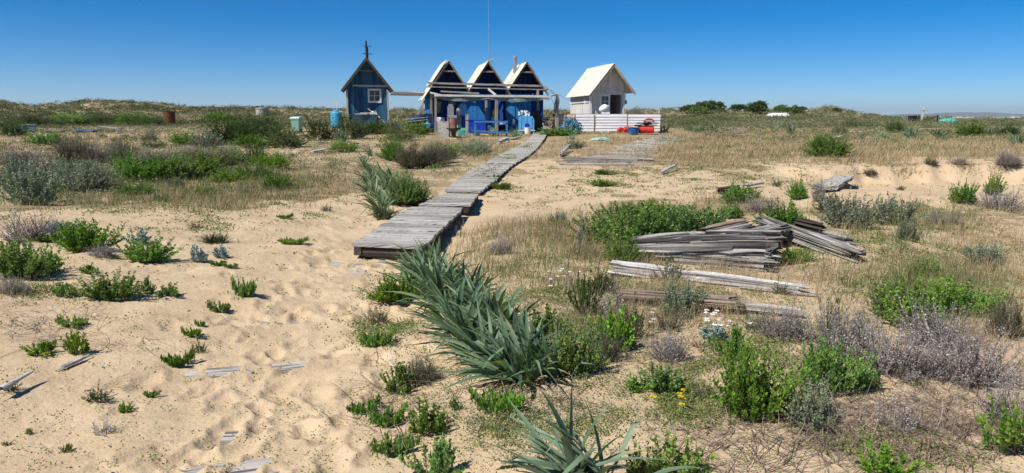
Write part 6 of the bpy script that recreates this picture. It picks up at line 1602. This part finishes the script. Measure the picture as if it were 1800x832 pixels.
# weeds growing through the boards of the long walk
rg = np.random.default_rng(44); wv = []
for k in range(260):
    u = rg.uniform(.5, 8.5); i = int(u); f_ = u - i
    if fbm(np.array([u * 1.1]), np.array([0.0]), 46, 2)[0] < -.12: continue
    a_ = DECKP[i][0].lerp(DECKP[i + 1][0], f_); b_ = DECKP[i][1].lerp(DECKP[i + 1][1], f_); wv.append(tuple(a_.lerp(b_, np.clip(rg.normal(.45, .16), .05, .95))))
P = np.repeat(np.array(wv), 8, 0); n = len(P); P[:, :2] += rg.normal(0, .05, (n, 2)); P[:, 2] += .006
V, Q = leaves(P, np.stack([rg.normal(0, 1, n), rg.normal(0, 1, n), rg.uniform(.1, .8, n)], 1), rg.uniform(.02, .05, n), .02, rg)
tag(mk('deck_weeds', V, Q, M['cover_green'], tint=np.repeat(rg.uniform(.3, 1, n), 4)), kind='stuff')

# far heath: low scrub merging into one mass
def dens_heath(px, py, x, y): return .35 + .9 * sst(-.2, .2, fbm(x / 3.5, y / 2.5, 98, 4)) + 0 * px
x, y, px, py, rg = field(22000, (-80, 1880), (178, 226), 108, lambda a, b, c, d: dens_heath(a, b, c, d) * sst(38, 50, d))
x2, y2, px2, py2, _ = field(5200, (-80, 640), (212, 300), 109, lambda a, b, c, d: (1 - bare(a, b, c, d)) * .55)
x3, y3, px3, py3, _ = field(3400, (1150, 1860), (205, 250), 110, lambda a, b, c, d: (1 - bare(a, b, c, d)) * .6)
x = np.concatenate([x, x2, x3]); y = np.concatenate([y, y2, y3])
# keep the huts' yard clear
yard = (x > -13) & (x < 10.5) & (y > 38.5) & (y < 54)
x, y = x[~yard], y[~yard]
z = H(x, y); n = len(x); per = 26; k = n * per
sc = np.clip(y / 60, .35, 1.6); big = rg.random(n) ** 3
R_ = np.repeat((.22 + .42 * big) * sc ** .6, per); hh = np.repeat((.12 + .30 * big) * sc ** .4, per)
v = unit(rg.normal(size=(k, 3))); v[:, 2] = np.abs(v[:, 2])
kk = rg.uniform(.5, 1.0, (k, 1)) ** .5
P = np.repeat(np.stack([x, y, z], 1), per, 0) + v * kk * np.stack([R_, R_, hh], 1)
V, Q = leaves(P, v * np.array([1, 1, 1.3]) + rg.normal(0, .5, (k, 3)), .085 * np.repeat(sc, per) * rg.uniform(.6, 1.4, k), .05 * np.repeat(sc, per), rg)
tb = np.clip(.5 + .55 * fbm(x / 5, y / 4, 120, 3) + rg.normal(0, .14, n), 0, 1)
tt = np.clip(np.repeat(tb, per) + rg.normal(0, .10, k), 0, 1)
tag(mk('far_heath', V, Q, M['heath'], tint=np.repeat(tt, 4)), kind='stuff')

# ------------------------------------------------------------ daisies
def daisies(px, py, wpx, n, label, seed, mat='petal', hgt=.22):
    rg = np.random.default_rng(seed); p = G(px, py); m = p.y / F
    t = thing('daisy_plant', label, 'flowers', p)
    q = rg.normal(0, wpx * m * .3, (n, 2)); sv = []; pv = []; yv = []
    P0 = np.stack([q[:, 0] * .6, q[:, 1] * .6, 0 * q[:, 0]], 1); P1 = np.stack([q[:, 0], q[:, 1], rg.uniform(.6, 1.1, n) * hgt], 1)
    V, Q = blades(P0, P1 - P0, np.linalg.norm(P1 - P0, axis=1), .004, 0 * P0, 2); mk('stems', V, Q, M['grass_green'], t, tint=rg.random(len(V)))
    a = np.linspace(0, 2 * np.pi, 12, endpoint=False); D = np.stack([np.cos(a), np.sin(a), 0 * a + .12], 1)
    Dn = np.tile(D, (n, 1)) + np.repeat(rg.normal(0, .25, (n, 3)), 12, 0); V, Q = leaves(np.repeat(P1, 12, 0), Dn, .020, .012, np.random.default_rng(1))
    mk('petals', V, Q, M[mat], t, tint=rg.random(len(V)))
    V, Q = leaves(np.repeat(P1, 4, 0) + np.array([0, 0, .004]), np.tile([[1, 0, .3], [-1, 0, .3], [0, 1, .3], [0, -1, .3]], (n, 1)), .007, .008, np.random.default_rng(1)); mk('flower_centre', V, Q, M['yellow'], t, tint=rg.random(len(V)))
daisies(1252, 612, 60, 10, 'white daisies in a close group in the middle of the right foreground', 1)
daisies(975, 520, 90, 9, 'scattered white daisies right of the big clump', 2)
daisies(682, 655, 24, 2, 'white flowers over the shrub left of the big clump', 3)
daisies(1290, 625, 60, 4, 'loose white daisies beside the tall bright shrub', 4)
daisies(250, 345, 60, 8, 'white flowers in the left grass beside a yellow-green cushion', 5, hgt=.35)
daisies(1190, 730, 60, 6, 'yellow flowers on the low growth in the right foreground', 6, 'yellow', .12)
daisies(1150, 600, 90, 4, 'few white daisies between the upright shrubs', 7)
x, y, px, py, rg = field(60000, (640, 1860), (225, 298), 121, lambda a, b, c, d: blob(a, b, [(1330, 262, 300, 36, 1.0), (1650, 262, 260, 34, .7), (1080, 262, 120, 30, .6), (880, 262, 140, 26, .5)]) * (1 - bare(a, b, c, d)) * sst(-.12, .22, fbm(c / 2.2, d / 1.6, 122, 3)) * notwalk(a, b))
tufts('meadow_grass', 'grass_dry', x, y, rg, 4, (.12, .33), .0038, lean=.4, tlo=.2)
# low undergrowth between the named shrubs
def mounds(name, mat, x, y, rg, per, rad, hgt, leaf, tscale=.5):
    z = H(x, y); n = len(x); k = n * per; sc = np.clip(y / 12, .55, 3.5) ** .7; big = .5 + rg.random(n) ** 2
    R_ = np.repeat(rad * big * sc, per); hh = np.repeat(hgt * big * sc ** .7, per)
    v = unit(rg.normal(size=(k, 3))); v[:, 2] = np.abs(v[:, 2]); kk = rg.uniform(.3, 1.0, (k, 1)) ** .5
    P = np.repeat(np.stack([x, y, z], 1), per, 0) + v * kk * np.stack([R_, R_, hh], 1)
    V, Q = leaves(P, v * np.array([1, 1, 1.2]) + np.array([0, 0, .5]) + rg.normal(0, .5, (k, 3)), leaf * np.repeat(np.clip(y / 9, .8, 5), per) * rg.uniform(.6, 1.4, k), leaf * .5 * np.repeat(np.clip(y / 9, .8, 5), per), rg)
    tb = np.clip(.5 + tscale * fbm(x / 2, y / 2, 130, 3) + rg.normal(0, .15, n), 0, 1)
    return tag(mk(name, V, Q, M[mat], tint=np.repeat(np.clip(np.repeat(tb, per) + rg.normal(0, .1, k), 0, 1), 4)), kind='stuff')
yardf = lambda x, y: ~((x > -12.5) & (x < 9.5) & (y > 40) & (y < 54))
def dens_low(px, py, x, y):
    return blob(px, py, [(300, 300, 420, 70, .8), (80, 330, 200, 60, .9), (600, 250, 260, 34, .8), (1650, 420, 280, 80, .7), (1620, 520, 260, 100, .6), (1150, 400, 160, 50, .8), (1500, 250, 360, 40, .5), (1000, 470, 120, 70, .35), (60, 480, 100, 60, .6), (700, 300, 110, 40, .7), (1250, 620, 300, 110, .3), (900, 720, 200, 80, .3), (1650, 640, 200, 90, .6), (1200, 600, 480, 190, .40), (1050, 430, 200, 60, .5)]) * (1 - .95 * bare(px, py, x, y)) * sst(-.12, .2, fbm(x / 1.4, y / 1.4, 133, 3)) * notwalk(px, py) * yardf(x, y)
x, y, px, py, rg = field(34000, (-250, 2250), (222, 800), 111, dens_low)
mounds('undergrowth', 'heath', x, y, rg, 60, .12, .12, .017)
x, y, px, py, rg = field(10500, (-250, 2250), (222, 800), 112, lambda a, b, c, d: dens_low(a, b, c, d) * sst(0, .2, fbm(c / 1.9, d / 1.9, 136, 2)))
mounds('green_undergrowth', 'leaf_green', x, y, rg, 70, .12, .13, .018, .3)

# ------------------------------------------------------------ the air
hz_, nt, N, L, B = _mat('haze_air'); N.remove(B)
pv = N.new('ShaderNodeVolumePrincipled'); pv.inputs['Color'].default_value = (.80, .88, 1.0, 1); pv.inputs['Density'].default_value = 3.5e-5; pv.inputs['Anisotropy'].default_value = 0.2
L.new(pv.outputs[0], N['Material Output'].inputs['Volume'])
mb = MB(); mb.box((0, 0, (420 - 9.0) / 2), (66000, 66000, 420 + 9.0))
tag(mb.build('haze', hz_), kind='stuff')

# ------------------------------------------------------------ groups of like things
GROUPS = dict(leafy_shrub='green shrubs growing in the sand', evergreen_shrub='dark shrubs on the dunes', silver_shrub='silver-grey shrubs', heather_shrub='brown-green heather shrubs',
    dry_shrub='dead grey shrubs', woolly_sprig='woolly blue-grey sprigs', creeping_plant='creeping plants on the sand', strap_leaf_plant='strap-leaved clumps', timber_beam='weathered timbers of the heap',
    long_plank='planks in front of the timber heap', driftwood='driftwood pieces', driftwood_stick='driftwood sticks on the left sand', buried_plank='planks half buried in the path', coastal_tree='trees on the right skyline',
    boardwalk_section='loose sections at the near end of the boardwalk', fence_post='posts on the horizon', barrel='red drums before the fence', daisy_plant='flowering daisies', plank_stack='plank stacks', board='boards on the workbench',
    leaning_pole='poles leaning at the blue shed', fishing_float='fishing floats by the shed', jug='white jugs under the canopy', net_pile='net piles')
for o in list(COL.objects):
    if o.parent is None and o.get('category'):
        o['kind'] = 'thing'
        b_ = o.name.split('.')[0]
        if b_ in GROUPS and not o.get('group'): o['group'] = GROUPS[b_]
